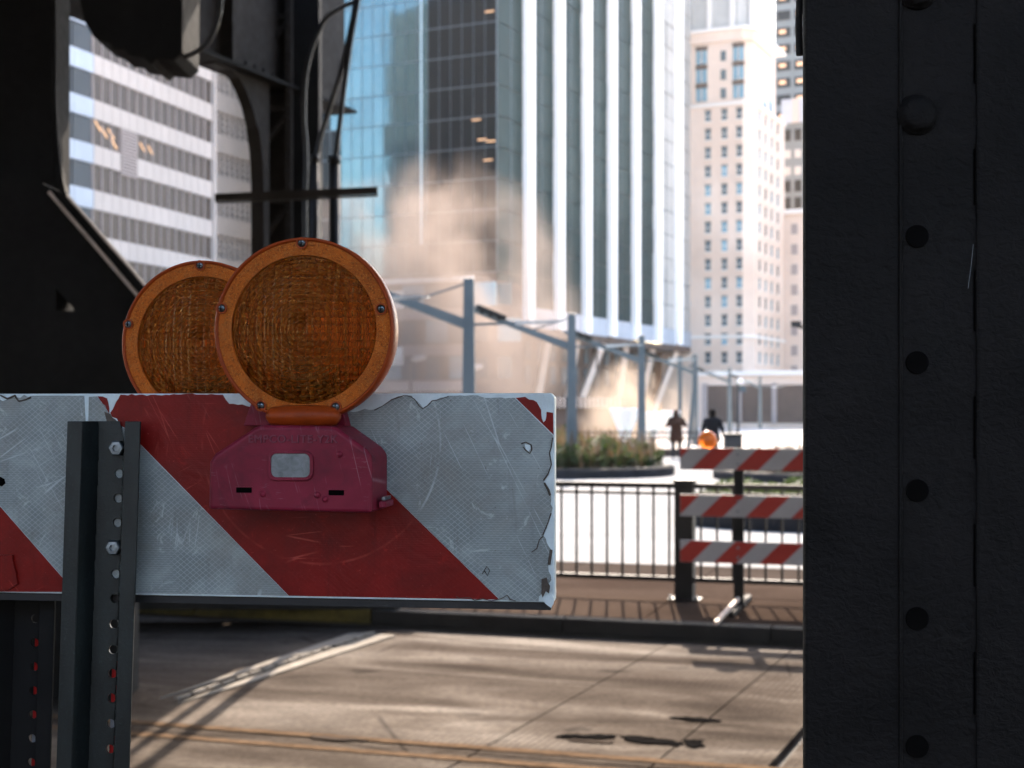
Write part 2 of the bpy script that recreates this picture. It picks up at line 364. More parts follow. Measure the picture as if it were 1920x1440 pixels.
def case_mat():
    k = NT('faded_magenta_plastic'); co = k.co()
    n = k.noise(co, 14, 4, .6, .6); n2 = k.noise(k.map(co, (1.0, 1, 5)), 60, 5, .7)
    c = k.mix(k.ramp(n, .35, .7), (.17,.010,.026), (.245,.018,.042))
    vv = k.n('ShaderNodeTexVoronoi', feature='DISTANCE_TO_EDGE'); k.l(k.map(k.map(co, (1,1,1), (0,.25,0)), (70,1,7)), vv.inputs['Vector']); vv.inputs['Scale'].default_value = 1
    sm = k.m2('MULTIPLY', k.ramp(vv.outputs['Distance'], 0, .03, 1, 0), k.ramp(k.noise(k.map(co, (1,1,1), loc=(4,2,1)), 22, 3), .5, .6))
    c = k.mix(k.m2('MULTIPLY', sm, .5), c, (.42,.25,.28)); c = k.mix(k.ramp(k.noise(co, 26, 5, .7, 1), .5, .7, 0, .5), c, (.055,.012,.018))
    mk = k.ramp(k.noise(k.map(co, (1,1,1), loc=(2,0,1)), 16, 3), .50, .62)
    c = k.mix(k.m2('MULTIPLY', k.m2('MULTIPLY', k.ramp(n2, .58, .66), mk), .55), c, (.33,.17,.20))
    k.base(c); k.set(Roughness=.45, Specular_IOR_Level=.2); b = k.bump(n2, .15, .0006); k.bump(k.noise(co, 300, 3), .15, .0004, b); return k.m
M['case'] = case_mat()
M['dark_slot'] = plain('dark_slot', (.0035,.003,.003), .9, bump=0, ior=1.0)
def cell_mat():
    k = NT('cloudy_photocell_window'); n = k.noise(k.co(), 120, 5, .65, 1)
    k.base(k.mix(k.ramp(n, .3, .7), (.11,.125,.13), (.24,.26,.265))); k.set(Roughness=.3); k.bump(n, .2, .001); return k.m
M['cell'] = cell_mat()
M['bright_amber'] = (lambda k: (k.base((.95,.22,.02)), k.set(Roughness=.2, Subsurface_Weight=.4, Subsurface_Radius=(.06,.03,.01), Transmission_Weight=.5), k.m)[-1])(NT('sunlit_amber_lens'))
M['post_strip_red'] = plain('red_reflector_strip', (.60,.02,.02), .4, var=.15)
M['post_strip_white'] = plain('white_reflector_strip', (.42,.44,.48), .4, var=.15)
# ---- buildings
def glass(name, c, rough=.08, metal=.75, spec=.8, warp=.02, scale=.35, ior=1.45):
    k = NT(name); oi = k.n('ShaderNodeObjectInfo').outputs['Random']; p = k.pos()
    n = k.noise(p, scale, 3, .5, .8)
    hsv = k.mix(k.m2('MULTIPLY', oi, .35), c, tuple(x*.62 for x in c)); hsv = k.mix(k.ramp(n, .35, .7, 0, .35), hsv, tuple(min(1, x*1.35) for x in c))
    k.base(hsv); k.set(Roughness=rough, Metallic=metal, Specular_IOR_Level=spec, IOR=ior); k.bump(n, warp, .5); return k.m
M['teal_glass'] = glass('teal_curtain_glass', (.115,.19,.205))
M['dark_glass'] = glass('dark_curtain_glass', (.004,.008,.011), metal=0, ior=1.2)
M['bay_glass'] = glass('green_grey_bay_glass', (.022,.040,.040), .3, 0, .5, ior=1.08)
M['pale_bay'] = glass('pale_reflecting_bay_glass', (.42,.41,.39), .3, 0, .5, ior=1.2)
M['mullion'] = plain('grey_mullion', (.10,.13,.15), .4, metal=.4, var=.1, world=True, bump=0)
M['edge'] = plain('reflected_edge_paint', (.65,.78,.82), .4, metal=.2, var=.1, world=True, bump=0)
M['fin'] = plain('white_metal_fin', (.97,.93,.89), .5, metal=.0, var=.03, world=True, bump=0)
M['core'] = plain('dark_building_core', (.05,.06,.07), .7, var=.2, scale=.2, world=True, bump=0)
M['beige'] = plain('beige_stone', (.68,.55,.46), .8, var=.12, scale=.09, world=True, bump=.1, tint=(1,.93,.88))
M['beige_lite'] = plain('pale_stone', (.74,.69,.64), .8, var=.08, scale=.1, world=True, bump=.1)
M['brown_wall'] = plain('brown_brick_wall', (.10,.068,.053), .8, var=.2, scale=.4, world=True, bump=.1)
M['white_panel'] = plain('white_metal_panel', (.47,.405,.365), .6, spec=.3, var=.10, scale=.12, world=True, bump=0)
M['blue_panel'] = plain('blue_grey_panel', (.36,.40,.46), .4, var=.15, scale=.12, world=True, bump=0)
M['bronze_glass'] = glass('bronze_window_glass', (.060,.043,.036), .3, 0, .5, ior=1.2)
M['slate_glass'] = glass('slate_window_glass', (.045,.053,.062), .3, 0, .5, ior=1.2)
M['louvre'] = plain('beige_louvre', (.33,.27,.25), .6, var=.1, world=True, bump=0)
M['win'] = glass('dark_window_glass', (.10,.14,.16), .15, .4)
M['win_blue'] = glass('blue_window_glass', (.22,.38,.46), .15, .4)
M['grey_tower'] = plain('grey_tower_cladding', (.15,.17,.18), .6, var=.15, scale=.2, world=True, bump=0)
def emit(name, c, s):
    k = NT(name); k.base(c); k.b.inputs['Emission Color'].default_value = (*c, 1); k.b.inputs['Emission Strength'].default_value = s; return k.m
M['warm_lamp'] = emit('lit_ceiling_lamp', (.9,.5,.25), .13)
M['warm_win'] = emit('warm_lit_window', (.9,.5,.28), .05)
# ---- soft things
def leaf(name, c, c2, rough=.5):
    k = NT(name); n = k.noise(k.pos(), 2.2, 3); n2 = k.n('ShaderNodeNewGeometry').outputs['Random Per Island']
    k.base(k.mix(n2, c, c2)); k.set(Roughness=rough, Transmission_Weight=0, Subsurface_Weight=0)
    tr = k.n('ShaderNodeBsdfTranslucent'); tr.inputs[0].default_value = (*[min(1, x*1.05) for x in c2], 1)
    mx = k.n('ShaderNodeMixShader'); mx.inputs[0].default_value = .35
    k.l(k.b.outputs[0], mx.inputs[1]); k.l(tr.outputs[0], mx.inputs[2]); k.l(mx.outputs[0], k.out.inputs[0]); return k.m
M['green'] = leaf('green_leaves', (.016,.028,.008), (.045,.066,.016), .75)
M['tan'] = leaf('tan_grass', (.050,.031,.015), (.095,.061,.030))
M['soil'] = plain('dark_soil', (.03,.024,.018), .9)
M['planter'] = plain('grey_planter_stone', (.028,.028,.03), .85, ior=1.05)
M['canopy'] = (lambda k: (k.base((.86,.82,.76)), k.set(Roughness=.7, Subsurface_Weight=.3), k.m)[-1])(NT('white_canopy_fabric'))
M['brown_coat'] = plain('brown_coat', (.045,.022,.015), .9, ior=1.15, var=.2, scale=9)
M['black_coat'] = plain('black_coat', (.010,.010,.012), .9, ior=1.15, var=.2, scale=9)
M['trousers'] = plain('dark_trousers', (.015,.015,.018), .85)
M['hair'] = plain('dark_hair', (.010,.008,.007), .95, ior=1.1)
M['skin'] = plain('skin', (.10,.055,.038), .9, var=.08, ior=1.2)

# ================================================================== SETTING
ds = Vector((math.cos(TH_S), -math.sin(TH_S))); ns = Vector((math.sin(TH_S), math.cos(TH_S)))
def S(u, v): return ds*u+ns*v                 # street coordinates: u along, v across
def quad(u0, v0, u1, v1): return [tuple(S(u0,v0)), tuple(S(u1,v0)), tuple(S(u1,v1)), tuple(S(u0,v1))]

MB().add([(-2500,-2500,-.30),(2500,-2500,-.30),(2500,2500,-.30),(-2500,2500,-.30)], [(0,1,2,3)]).make('ground', M['ground'])
props(bpy.data.objects['ground'], kind='structure')
# road: dark bed and cast slabs with open joints
road = MB().flat(quad(-60, 1.2, 60, 11.97), -.296, -.05).make('road', M['joint']); props(road, kind='structure')
SK = math.tan(R(5))
def u12(px, py): g_ = G(px, py).to_2d(); return g_.dot(ds)+(12-g_.dot(ns))*SK
j1, j2 = u12(1217, 1227), u12(1478, 1407)
us = [(-60,.01), (-30,.01), (-16,.01), (j1-8.6,.01), (j1-4.3,.008), (j1,.008), ((j1+j2)/2+.2,.006), (j2,.035), (j2+4.3,.01), (18,.01), (30,.01), (60,.01)]
for i in range(len(us)-1):
    for v0, v1 in ((1.2, 4.6), (4.615, 7.75), (7.765, 11.965)):
        ua, ub = us[i][0]+us[i][1], us[i+1][0]-us[i+1][1]
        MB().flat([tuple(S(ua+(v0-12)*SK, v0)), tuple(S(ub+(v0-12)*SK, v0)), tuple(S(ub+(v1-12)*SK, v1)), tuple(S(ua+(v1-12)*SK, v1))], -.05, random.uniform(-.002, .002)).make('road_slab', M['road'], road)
# worn double yellow line, in strips with gnawed edges
def ragged_strip(u0, u1, v, w, z, mat, name, parent, amp=.010, step=.05):
    n = int((u1-u0)/step); top = []; bot = []
    for i in range(n+1):
        u = u0+(u1-u0)*i/n
        top.append(S(u, v+w/2+random.uniform(-amp, amp))); bot.append(S(u, v-w/2+random.uniform(-amp, amp)))
    b = MB(); b.add([(p.x, p.y, z) for p in top]+[(p.x, p.y, z) for p in bot], [(i, i+n+1, i+n+2, i+1) for i in range(n)])
    return b.make(name, mat, parent)
for v in (7.90, 7.62):
    o = ragged_strip(-9, 9, v, .085, .0065, M['yellow_line'], 'yellow_line', road)
# tar patches
def patch(pts, z, name, mat, parent, amp=.012):
    out = []
    for i, p in enumerate(pts):
        q = pts[(i+1) % len(pts)]; a = G(*p); b = G(*q)
        for t in (0, .25, .5, .75):
            c = a.lerp(b, t); out.append((c.x+random.uniform(-amp, amp)*2, c.y+random.uniform(-amp, amp)*2.2))
    return MB().flat(out, z-.003, z).make(name, mat, parent)
patch([(1040,1383),(1062,1379),(1100,1380),(1128,1379),(1160,1381),(1150,1386),(1116,1388),(1075,1385),(1052,1386)], .0105, 'tar_patch', M['tar'], road, .006)
patch([(1166,1383),(1190,1382),(1236,1387),(1262,1391),(1280,1396),(1272,1401),(1230,1397),(1190,1394),(1172,1389)], .0105, 'tar_patch', M['tar'], road, .007)
patch([(1280,1389),(1318,1390),(1314,1396),(1322,1402),(1300,1404),(1284,1402),(1288,1397)], .0105, 'tar_patch', M['tar'], road, .006)
patch([(1060,1389),(1100,1391),(1150,1394),(1146,1396),(1098,1394)], .0104, 'tar_patch', M['border'], road, .006)
patch([(1253,1346),(1300,1347),(1352,1352),(1350,1356),(1300,1354),(1258,1349)], .0108, 'tar_patch', M['tar'], road, .006)
patch([(582,1381),(640,1385),(690,1390),(640,1391),(590,1386)], .0102, 'tar_patch', M['border'], road, .008)
# two pale plates with a raised seam running back to the kerb
a0, a1, b0, b1 = G(300,1312), G(408,1280), G(655,1190), G(700,1188)
c0, c1, d0, d1 = G(330,1322), G(420,1290), G(712,1190), G(742,1192)
MB().flat([(a0.x,a0.y),(a1.x-.02,a1.y),(b1.x,b1.y),(b0.x,b0.y)], .0035, .014).make('steel_plate', M['strip'], road)
q0, q1, q2, q3 = G(332,1321), G(452,1286), G(742,1193), G(706,1190)
MB().flat([(p.x,p.y) for p in (q0,q1,q2,q3)], .0038, .011).make('steel_plate', M['strip'], road)
seam = MB()
for i in range(16):
    t0 = i/16; p = G(330,1316).lerp(G(703,1189), t0); q = G(330,1316).lerp(G(703,1189), t0+.052)
    seam.bar((p.x,p.y,.018+random.uniform(0,.006)), (q.x,q.y,.018+random.uniform(0,.006)), .03, .016)
seam.make('plate_seam', M['strip'], road)

# near pavement under the camera, kerb, far pavement, plaza
MB().flat(quad(-60, -60, 60, 1.19), -.296, .30).make('near_sidewalk', M['walk']); props(bpy.data.objects['near_sidewalk'], kind='structure')
walk = MB().flat(quad(-60, 12.16, 60, 16.4), -.295, .10).make('sidewalk', M['joint']); props(walk, kind='structure')
u = -15.0
while u < 15:
    for v0, v1 in ((12.17, 13.75), (13.76, 15.15)):
        MB().flat(quad(u, v0, u+1.55, v1), .10, .15+random.uniform(-.0015,.0015)).make('paving_slab', M['walk'], walk)
    MB().flat(quad(u, 15.165, u+1.55, 15.27), .10, .158).make('edge_slab', M['plaza'], walk)
    MB().flat(quad(u, 15.285, u+1.55, 16.395), .10, .15).make('paving_slab', M['border'], walk)
    u += 1.56
kerb = MB().flat(quad(-60, 11.98, 60, 12.15), -.29, .02).make('kerb', M['joint']); props(kerb, kind='structure')
u = -14.0
while u < 14:
    uu = u
    MB().flat(quad(u, 11.975, u+1.79, 12.155), .02, .152).make('kerb_stone', M['yellow_kerb'] if u+1.8 < -4.2 else M['kerb'], kerb, bevel=.012)
    u += 1.8
plaza = MB().flat(quad(-70, 16.41, 90, 62), -.29, .10).make('plaza', M['joint']); props(plaza, kind='structure')
for i in range(11):
    for j in range(11):
        u0 = -12+i*3; v0 = 16.42+j*3.2
        MB().flat(quad(u0, v0, u0+2.992, v0+3.192), .10, .15).make('plaza_slab', M['plaza'], plaza)
for q in ((-70,16.42,-12.01,62),(21.01,16.42,90,62),(-12,51.63,21,62)):
    MB().flat(quad(*q), .10, .149).make('outer_paving', M['plaza'], plaza)

# ================================================================== DISTANT BUILDINGS
class Fac:
    def __init__(s, x, y, th=None, d=None):
        s.o = Vector((x, y)); s.d = Vector((math.sin(th), math.cos(th))) if d is None else Vector(d).normalized()
        s.n = Vector((s.d.y, -s.d.x)); s.rz = math.atan2(s.d.y, s.d.x)
    def pt(s, a, z, out=0): q = s.o+s.d*a+s.n*out; return (q.x, q.y, z)
    def put(s, name, me, parent, a, z, out=0, tilt=0):
        rot = (random.gauss(0, tilt), 0, s.rz+random.gauss(0, tilt)) if tilt else (0, 0, s.rz)
        return put(name, me, parent, s.pt(a, z, out), rot)
def panel_mesh(name, w, h, t, mat):           # local x along, -y outward, origin at lower left back
    return MB().box((0, -t, 0), (w, 0, h)).mesh(name, mat)

# ---- glass tower: reflections tinted teal and dark on the front, white fins down the flank
TH = R(25); C = Vector((-1.84, 175.0))
Lf = Vector((math.cos(TH), -math.sin(TH)))
front_o = C - Lf*32.0
T = thing('glass_tower', (C.x, C.y, 0), 'tall glass office tower with reflections tinted teal and dark on its front and white vertical fins down its flank', 'tower')
fr = Fac(front_o.x, front_o.y, d=Lf); fl = Fac(C.x, C.y, th=TH)
far = fl.o+fl.d*90; back = front_o+fl.d*90
ZB, ZT = 18.6, 84.0
MB().flat([tuple(front_o-fr.n*.25), tuple(C-fr.n*.25-fl.n*.25), tuple(fl.o+fl.d*90-fl.n*.25), tuple(back)], 14.2, ZT).make('core', M['core'], T)
FH = 3.85
me_teal = panel_mesh('pane', 1.54, FH-.12, .08, M['teal_glass']); me_dark_refl = panel_mesh('pane', 1.54, FH-.12, .08, M['dark_glass'])
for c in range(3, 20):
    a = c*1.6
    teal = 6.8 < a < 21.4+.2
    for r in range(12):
        dk = not teal or (a < 9 and random.random() < .25 and r < 5)  # dark panes: a dark building's reflection put into the glass colour
        fr.put('pane', me_dark_refl if dk else me_teal, T, a+.03, ZB+r*FH+.06, 0, .0035 if teal else .0015)
me_mv = panel_mesh('mullion', .06, ZT-ZB, .14, M['mullion']); me_edge = panel_mesh('mullion', .14, ZT-ZB, .2, M['edge'])
for c in range(3, 21): fr.put('mullion', me_mv, T, c*1.6-.03, ZB, 0)
fr.put('reflected_edge', me_edge, T, 21.45-.0, ZB+3.8, .15)  # added strip: pale outline of a reflected building's edge
me_hz = panel_mesh('transom', 27.2, .12, .11, M['mullion'])
for r in range(12): fr.put('transom', me_hz, T, 4.8, ZB+r*FH-.06, 0)
lm = MB().box((0, -.05, 0), (1.2, 0, .16)).mesh('ceiling_lamp', M['warm_lamp'])
for a, z in ((30.2,32.3),(30.6,34.6),(29.4,34.9),(30.4,50.6),(28.6,37.4),(5.2,51),(5.2,46.9),(5.2,43)):
    fr.put('ceiling_lamp', lm, T, a, z, .1)
# flank
fin_s = [8.56, 18.45, 28.3, 38.3, 48.5, 58.7, 69.3, 82.2]
z_f = 12.9
me_fin = {}
edges = [0]+fin_s
for i, s_ in enumerate(fin_s):
    w = 2.0 if i < 7 else 5.2
    fl.put('fin', panel_mesh('fin', w, ZT-z_f+1, .9, M['fin']), T, s_-w/2, z_f-.6, .0)
    a0 = (fin_s[i-1]+.85) if i else .1; a1 = s_-w/2
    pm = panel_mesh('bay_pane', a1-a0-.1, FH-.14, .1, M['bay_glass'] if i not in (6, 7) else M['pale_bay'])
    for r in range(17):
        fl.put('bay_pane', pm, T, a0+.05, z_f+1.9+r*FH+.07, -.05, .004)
    fl.put('mullion', panel_mesh('mullion', .12, ZT-z_f-1.9, .12, M['mullion']), T, (a0+a1)/2, z_f+1.9, -.02)
    fl.put('spandrel', panel_mesh('spandrel', a1-a0, 2.6, .2, M['blue_panel']), T, a0, z_f-.7, .0)
# soffit slab under the flank and leaning columns that carry it
MB().flat([tuple(fl.pt(-.2, 0, .1)[:2]), tuple(fl.pt(88, 0, .1)[:2]), tuple(fl.pt(88, 0, -24)[:2]), tuple(fl.pt(-.2, 0, -24)[:2])], z_f-1.6, z_f-.75).make('soffit', M['brown_wall'], T)
for s0, s1, o1 in ((3, 8, -4), (7, 3, -4), (18, 22, -5), (28, 33, -5), (38, 34, -4), (48, 54, -5), (60, 64, -5), (72, 68, -4)):
    p = Vector(fl.pt(s0, z_f-1.6, -1)); q = Vector(fl.pt(s1, 0.1, o1)); MB().bar(p, q, .9, .9).make('leaning_column', M['beige'], T)
MB().obox(fl.pt(46, 0, -14)[:2], fl.d, 76, 14, -.3, z_f-1.6).make('lobby', M['brown_wall'], T)
wm_ = panel_mesh('lobby_window', 2.0, 2.6, .1, M['win'])
for i in range(16):
    for z in (5.2, 8.6):
        fl.put('lobby_window', wm_, T, 10+i*4.4, z, -6.9)
fr.put('base_wall', panel_mesh('base_wall', 31.5, 4.2, .3, M['brown_wall']), T, .3, 14.3, 0)

# ---- low brown building in front of the tower's foot
B0 = P(560, 762, 150); Lo = Fac(B0.x, 150+7, d=Lf)
LB = thing('office_block', (B0.x+12, 155, 0), 'low brown office block with pale panels standing under the glass tower', 'building')
LB_w = 20.5
MB().obox(Lo.pt(LB_w/2, 0, -6)[:2], Lf, LB_w, 12, -.3, 15.6).make('wall', M['brown_wall'], LB)
for z in (3.6, 7.4, 11.2): Lo.put('spandrel', panel_mesh('spandrel', LB_w, 1.1, .25, M['louvre']), LB, 0, z, 0)
Lo.put('cornice', panel_mesh('cornice', LB_w, .5, .5, M['beige_lite']), LB, 0, 15.1, 0)
wl = panel_mesh('window', 1.6, 2.2, .08, M['win']); wb = panel_mesh('window', 2.6, 2.4, .08, M['win_blue'])
for i in range(9):
    for j, z in enumerate((4.9, 8.7, 12.5)):
        Lo.put('window', wl if (i+j) % 3 else wb, LB, .8+i*2.8, z, 0)
for a, z in ((9.5, 12.4), (9.5, 6.4)): Lo.put('pale_panel', panel_mesh('pale_panel', 2.6, 1.9, .3, M['beige_lite']), LB, a, z, .1)

# ---- banded building on the left
TA = R(16); A1 = Vector((-30.8, 145)); A0 = A1-Vector((math.sin(TA), math.cos(TA)))*21.6
fa = Fac(A0.x, A0.y, th=TA)
A = thing('banded_building', (A0.x-4, A0.y+8, 0), 'left office building with alternating white bands and brown window bands', 'building')
TB = R(20); A2 = A0-Vector((math.sin(TB), math.cos(TB)))*8.2
fb = Fac(A2.x, A2.y, th=TB)
ctr = [tuple(A2-fb.n*.3), tuple(A0-fa.n*.3), tuple(A1-fa.n*.3), (A1.x-26, A1.y+8), (A2.x-26, A2.y+6)]
MB().flat(ctr, -.3, 66).make('core', M['core'], A)
PER = 3.95; nw = 15; cw = 21.6/nw
mw = panel_mesh('window', cw-.16, 2.25, .1, M['bronze_glass']); mp = panel_mesh('panel', cw-.05, 1.65, .28, M['white_panel'])
mw2 = panel_mesh('window', 2.55, 2.25, .1, M['slate_glass']); mp2 = panel_mesh('panel', 2.68, 1.65, .28, M['blue_panel'])
mp3 = panel_mesh('mullion', .12, 2.25, .2, M['louvre'])
lv = MB()
for i in range(14): lv.box((0, -.32, i*.3), (2*cw-.1, 0, i*.3+.2))
lv = lv.mesh('louvre', M['louvre'])
for r in range(1, 16):
    z = 1.16+r*PER
    for c in range(nw):
        if not (r == 6 and c in (3, 4)): fa.put('window', mw, A, c*cw+.08, z, 0, .004)
        if not (r == 5 and c in (3, 4)): fa.put('panel', mp, A, c*cw+.025, z+2.28, 0)
        fa.put('mullion', mp3, A, c*cw-.06, z, 0)
    for c in range(3):
        fb.put('window', mw2, A, c*2.73+.06, z, 0, .003); fb.put('panel', mp2, A, c*2.73+.025, z+2.28, 0)
fa.put('louvre', lv, A, 3*cw+.05, 22.95, 0)
lamp_s = MB().bar((0,0,0), (1.0,0,-.75), .05, .13).mesh('ceiling_lamp', M['warm_lamp'])
for a, z in ((.3, 27.0), (1.3, 26.6), (2.4, 26.7), (2.9, 25.9), (7.8, 26.4), (9.2, 26.4)): fa.put('ceiling_lamp', lamp_s, A, a, z, .16)
fa.put('corner_trim', panel_mesh('corner_trim', .35, 66, .5, M['white_panel']), A, 21.6, 0, .05)

# ---- gridded building behind it
Bo = P(380, 762, 190); fg = Fac(Bo.x-1.5, 188, th=R(22))
Bg = thing('gridded_building', (Bo.x, 200, 0), 'distant white building with dense window grids, behind the banded one', 'building')
e = fg.o+fg.d*48
MB().flat([tuple(fg.o-fg.n*.5), tuple(e-fg.n*.5), (e.x-26, e.y+6), (fg.o.x-26, fg.o.y+6)], -.3, 72).make('core', M['beige_lite'], Bg)
mg = panel_mesh('band', 48, 2.4, .6, M['white_panel'])
for r in range(14): fg.put('band', mg, Bg, 0, 3+r*5.6, 0)
gr = MB()
for r in range(14):
    z0 = 4.9+r*5.6
    for k in range(4): gr.box((0, -.35, z0+.75+k*.85-.14), (48, 0, z0+.75+k*.85+.14))
    for k in range(38): gr.box((k*1.28, -.5, z0), (k*1.28+.22, 0, z0+3.7))
o = fg.put('window_grid', gr.mesh('window_grid', M['white_panel']), Bg, 0, 0, -.1); o['kind'] = 'stuff'

# ---- beige stone tower on the right
K = P(1410, 762, 240); Kf = Vector((K.x, K.y)); NW_ = 13.0
ff = Fac(*(Kf-Lf*NW_), d=Lf); fs = Fac(Kf.x, Kf.y, th=TH)
BT = thing('stone_tower', (K.x, K.y, 0), 'beige stone high-rise with small punched windows and a glazed crown', 'tower')
def slab(f1, w1, w2, z0, z1, name, mat, inset=0, cham=1.6):
    o_ = Kf-Lf*(inset)+Vector((math.sin(TH), math.cos(TH)))*inset
    n_ = Vector((math.sin(TH), math.cos(TH)))
    pts = [o_-Lf*w1, o_-Lf*cham, o_+n_*cham, o_+n_*w2, o_+n_*w2-Lf*w1]
    return MB().flat([tuple(p) for p in pts], z0, z1).make(name, mat, BT)
slab(0, 16, 22, -.3, 53.8, 'wall', M['beige'])
slab(0, 15, 17, 53.8, 64.2, 'upper_wall', M['beige'], .5)
slab(0, 14.4, 16, 64.2, 66.2, 'cornice', M['beige'], .15)
slab(0, 14, 14.5, 66.2, 73, 'glazed_crown', M['pale_bay'], 1.0)
for zz in (13.6, 53.2, 66.0): slab(0, 16, 22.2, zz, zz+.5, 'string_course', M['beige_lite'], -.25)
pf = MB().box((0, -.06, 0), (.95, 0, 1.75)).mesh('window', M['win']); pf2 = MB().box((0, -.06, 0), (.95, 0, 1.75)).mesh('window', M['win_blue'])
sillm = MB().box((-.15, -.22, -.2), (1.1, 0, 0)).mesh('sill', M['beige_lite']); headm = MB().box((-.1, -.12, 1.75), (1.05, 0, 1.95)).mesh('lintel', M['brown_wall'])
pfs = MB().box((0, -.06, 0), (.95, 0, 1.75)).mesh('window', M['win']); 
sash = MB().box((0, -.1, .82), (.95, 0, .92)).mesh('sash', M['beige_lite'])
for r in range(16):
    z = 3.0+r*3.18
    for a in (4.85, 7.75, 10.35):
        w = ff.put('window', random.choice((pf, pf, pf2)), BT, a, z, .02)
        for nm, m_ in (('sill', sillm), ('lintel', headm), ('sash', sash)): ff.put(nm, m_, w, a, z, .03)
    for a in (4.2, 8.2, 12.2, 16.5):
        w = fs.put('window', random.choice((pf, pf2)), BT, a, z, .02)
        for nm, m_ in (('sill', sillm), ('lintel', headm)): fs.put(nm, m_, w, a, z, .03)
big = panel_mesh('crown_window', 1.9, 2.3, .1, M['win_blue']); bigf = panel_mesh('crown_frame', .2, 2.3, .2, M['white_panel']); bro = panel_mesh('crown_spandrel', 2.1, .7, .2, M['brown_wall'])
for r in range(3):
    z = 54.3+r*3.2
    for a in (3.1, 9.6):
        w = ff.put('crown_window', big, BT, a, z, -.45); ff.put('crown_frame', bigf, w, a+.85, z, -.4)
        ff.put('crown_spandrel', bro, BT, a-.1, z+2.35, -.45)
    ff.put('window', pf, BT, 7.4, z+.2, -.45)
    for a in (4, 9, 13): fs.put('crown_window', big, BT, a, z, -.45)
for a in (0.5, 4.5, 8.5): ff.put('crown_pier', panel_mesh('crown_pier', .7, 6.7, .5, M['beige_lite']), BT, a+.5, 66.3, -1.0)
for a in (2, 6, 10, 14): fs.put('crown_pier', panel_mesh('crown_pier', .7, 6.7, .5, M['beige_lite']), BT, a, 66.3, -1.0)

# ---- towers behind, far right
def box_tower(name, label, px0, px1, ytop, Y, mat, depth=20, zb=-.3, par=None):
    p0 = P(px0, ytop, Y); p1 = P(px1, ytop, Y)
    t = thing(name, ((p0.x+p1.x)/2, Y, 0), label, 'tower' if ytop < 300 else 'building')
    f = Fac(p0.x, p0.y, d=Lf); w = (p1.x-p0.x)/Lf.x
    MB().obox(f.pt(w/2, 0, -depth/2)[:2], Lf, w, depth, zb, p0.z).make('wall', mat, t)
    return t, f, w, p0.z
t, f, w, zt = box_tower('office_tower', 'dark glass tower with warm lit windows behind the stone tower', 1452, 1660, -40, 330, M['grey_tower'])
mwn = panel_mesh('window', 3.2, 2.2, .15, M['dark_glass']); mwl = panel_mesh('window', 1.5, .8, .18, M['warm_win'])
for r in range(9):
    for c in range(5):
        f.put('window', mwn, t, .6+c*4.1, zt-6-r*3.9, 0)
        if random.random() < .75 and c < 4: f.put('lit_window', mwl, t, 1.2+c*4.1, zt-5.2-r*3.9, .1)
t, f, w, zt = box_tower('office_tower', 'grey mid-rise tower with a pale louvred top beside the stone tower', 1466, 1660, 187, 285, M['grey_tower'])
f.put('plant_screen', panel_mesh('plant_screen', w, 4.8, .4, M['blue_panel']), t, 0, zt-4.9, 0)
f.put('pale_panel', panel_mesh('pale_panel', 1.4, 4.8, .6, M['white_panel']), t, 2.2, zt-4.9, 0)
mwn = panel_mesh('window', 1.3, 2.3, .15, M['dark_glass']); mww = panel_mesh('window', 1.3, 1.6, .15, M['pale_bay'])
for r in range(6):
    for c in range(9): f.put('window', mww if r in (1, 2) else mwn, t, .5+c*2.1, zt-8.4-r*3.4, 0)
t, f, w, zt = box_tower('stone_block', 'low beige stone block at the foot of the grey tower', 1440, 1700, 396, 262, M['beige'])
f.put('cornice', panel_mesh('cornice', w, .8, .7, M['beige_lite']), t, 0, zt-.8, 0)
mwn = panel_mesh('window', 1.2, 1.9, .08, M['louvre'])
for r in range(9):
    for c in range(7): f.put('window', mwn, t, 1+c*3.3, zt-4.5-r*3.7, 0)
# unseen block added behind the camera, sized to keep sky light off the foreground
M['bb'] = plain('dark_slate_wall', (.14,.16,.19), .8, var=.15, scale=.3, world=True)
bb = thing('sky_blocker', (0, -20, 0), 'added unseen block that holds back sky light, behind the viewer', 'building')
MB().box((-45, -34, -.3), (40, -14, 9)).make('wall', M['bb'], bb)
for i in range(20):
    for j in range(1): MB().box((-43+i*4.1, -14, 4+j*4.4), (-41+i*4.1, -13.9, 6.4+j*4.4)).make('window', M['win'], bb) if (i+j) % 1 == 0 else None
for i_, (bx, by, bw, bh, rot) in enumerate(((-190, -120, 60, 75, .6), (-130, -190, 50, 95, .5), (-250, -40, 60, 60, .9))):  # added unseen blocks that darken and warm the tower glass's reflections
    rb_ = thing('reflected_block', (bx, by, 0), ('added unseen brown block far behind to the left, mirrored in the tower glass', 'tallest added unseen block far behind, mirrored in the tower glass', 'lower added unseen block up the street to the left, mirrored in the glass')[i_], 'building', 'added unseen blocks behind the viewer')
    MB().obox((bx, by), (math.cos(rot), math.sin(rot)), bw, 30, -.3, bh).make('wall', M['brown_wall'], rb_)
# low podium joined along the street behind the plaza
p = P(1310, 700, 150)
pod = thing('retail_block', (p.x+10, 155, 0), 'pale low block with dark openings behind the row of lamp poles', 'building')
f = Fac(p.x, p.y, d=Lf)
MB().obox(f.pt(16, 0, -5)[:2], Lf, 32, 10, -.3, 5.6).make('wall', M['beige'], pod)
f.put('cornice', panel_mesh('cornice', 32, .5, .4, M['beige_lite']), pod, 0, 5.2, 0)
f.put('recess', panel_mesh('recess', 15, 3.9, .1, M['brown_wall']), pod, .6, .3, 0)
for c in range(9): f.put('pier', panel_mesh('pier', .5, 4.2, .3, M['louvre']), pod, .5+c*3.7, .2, 0)
for c in range(8): f.put('opening', panel_mesh('opening', 1.3, 2.6, .08, M['slate_glass'] if c % 2 else M['louvre']), pod, 1+c*3.8, .6, 0)

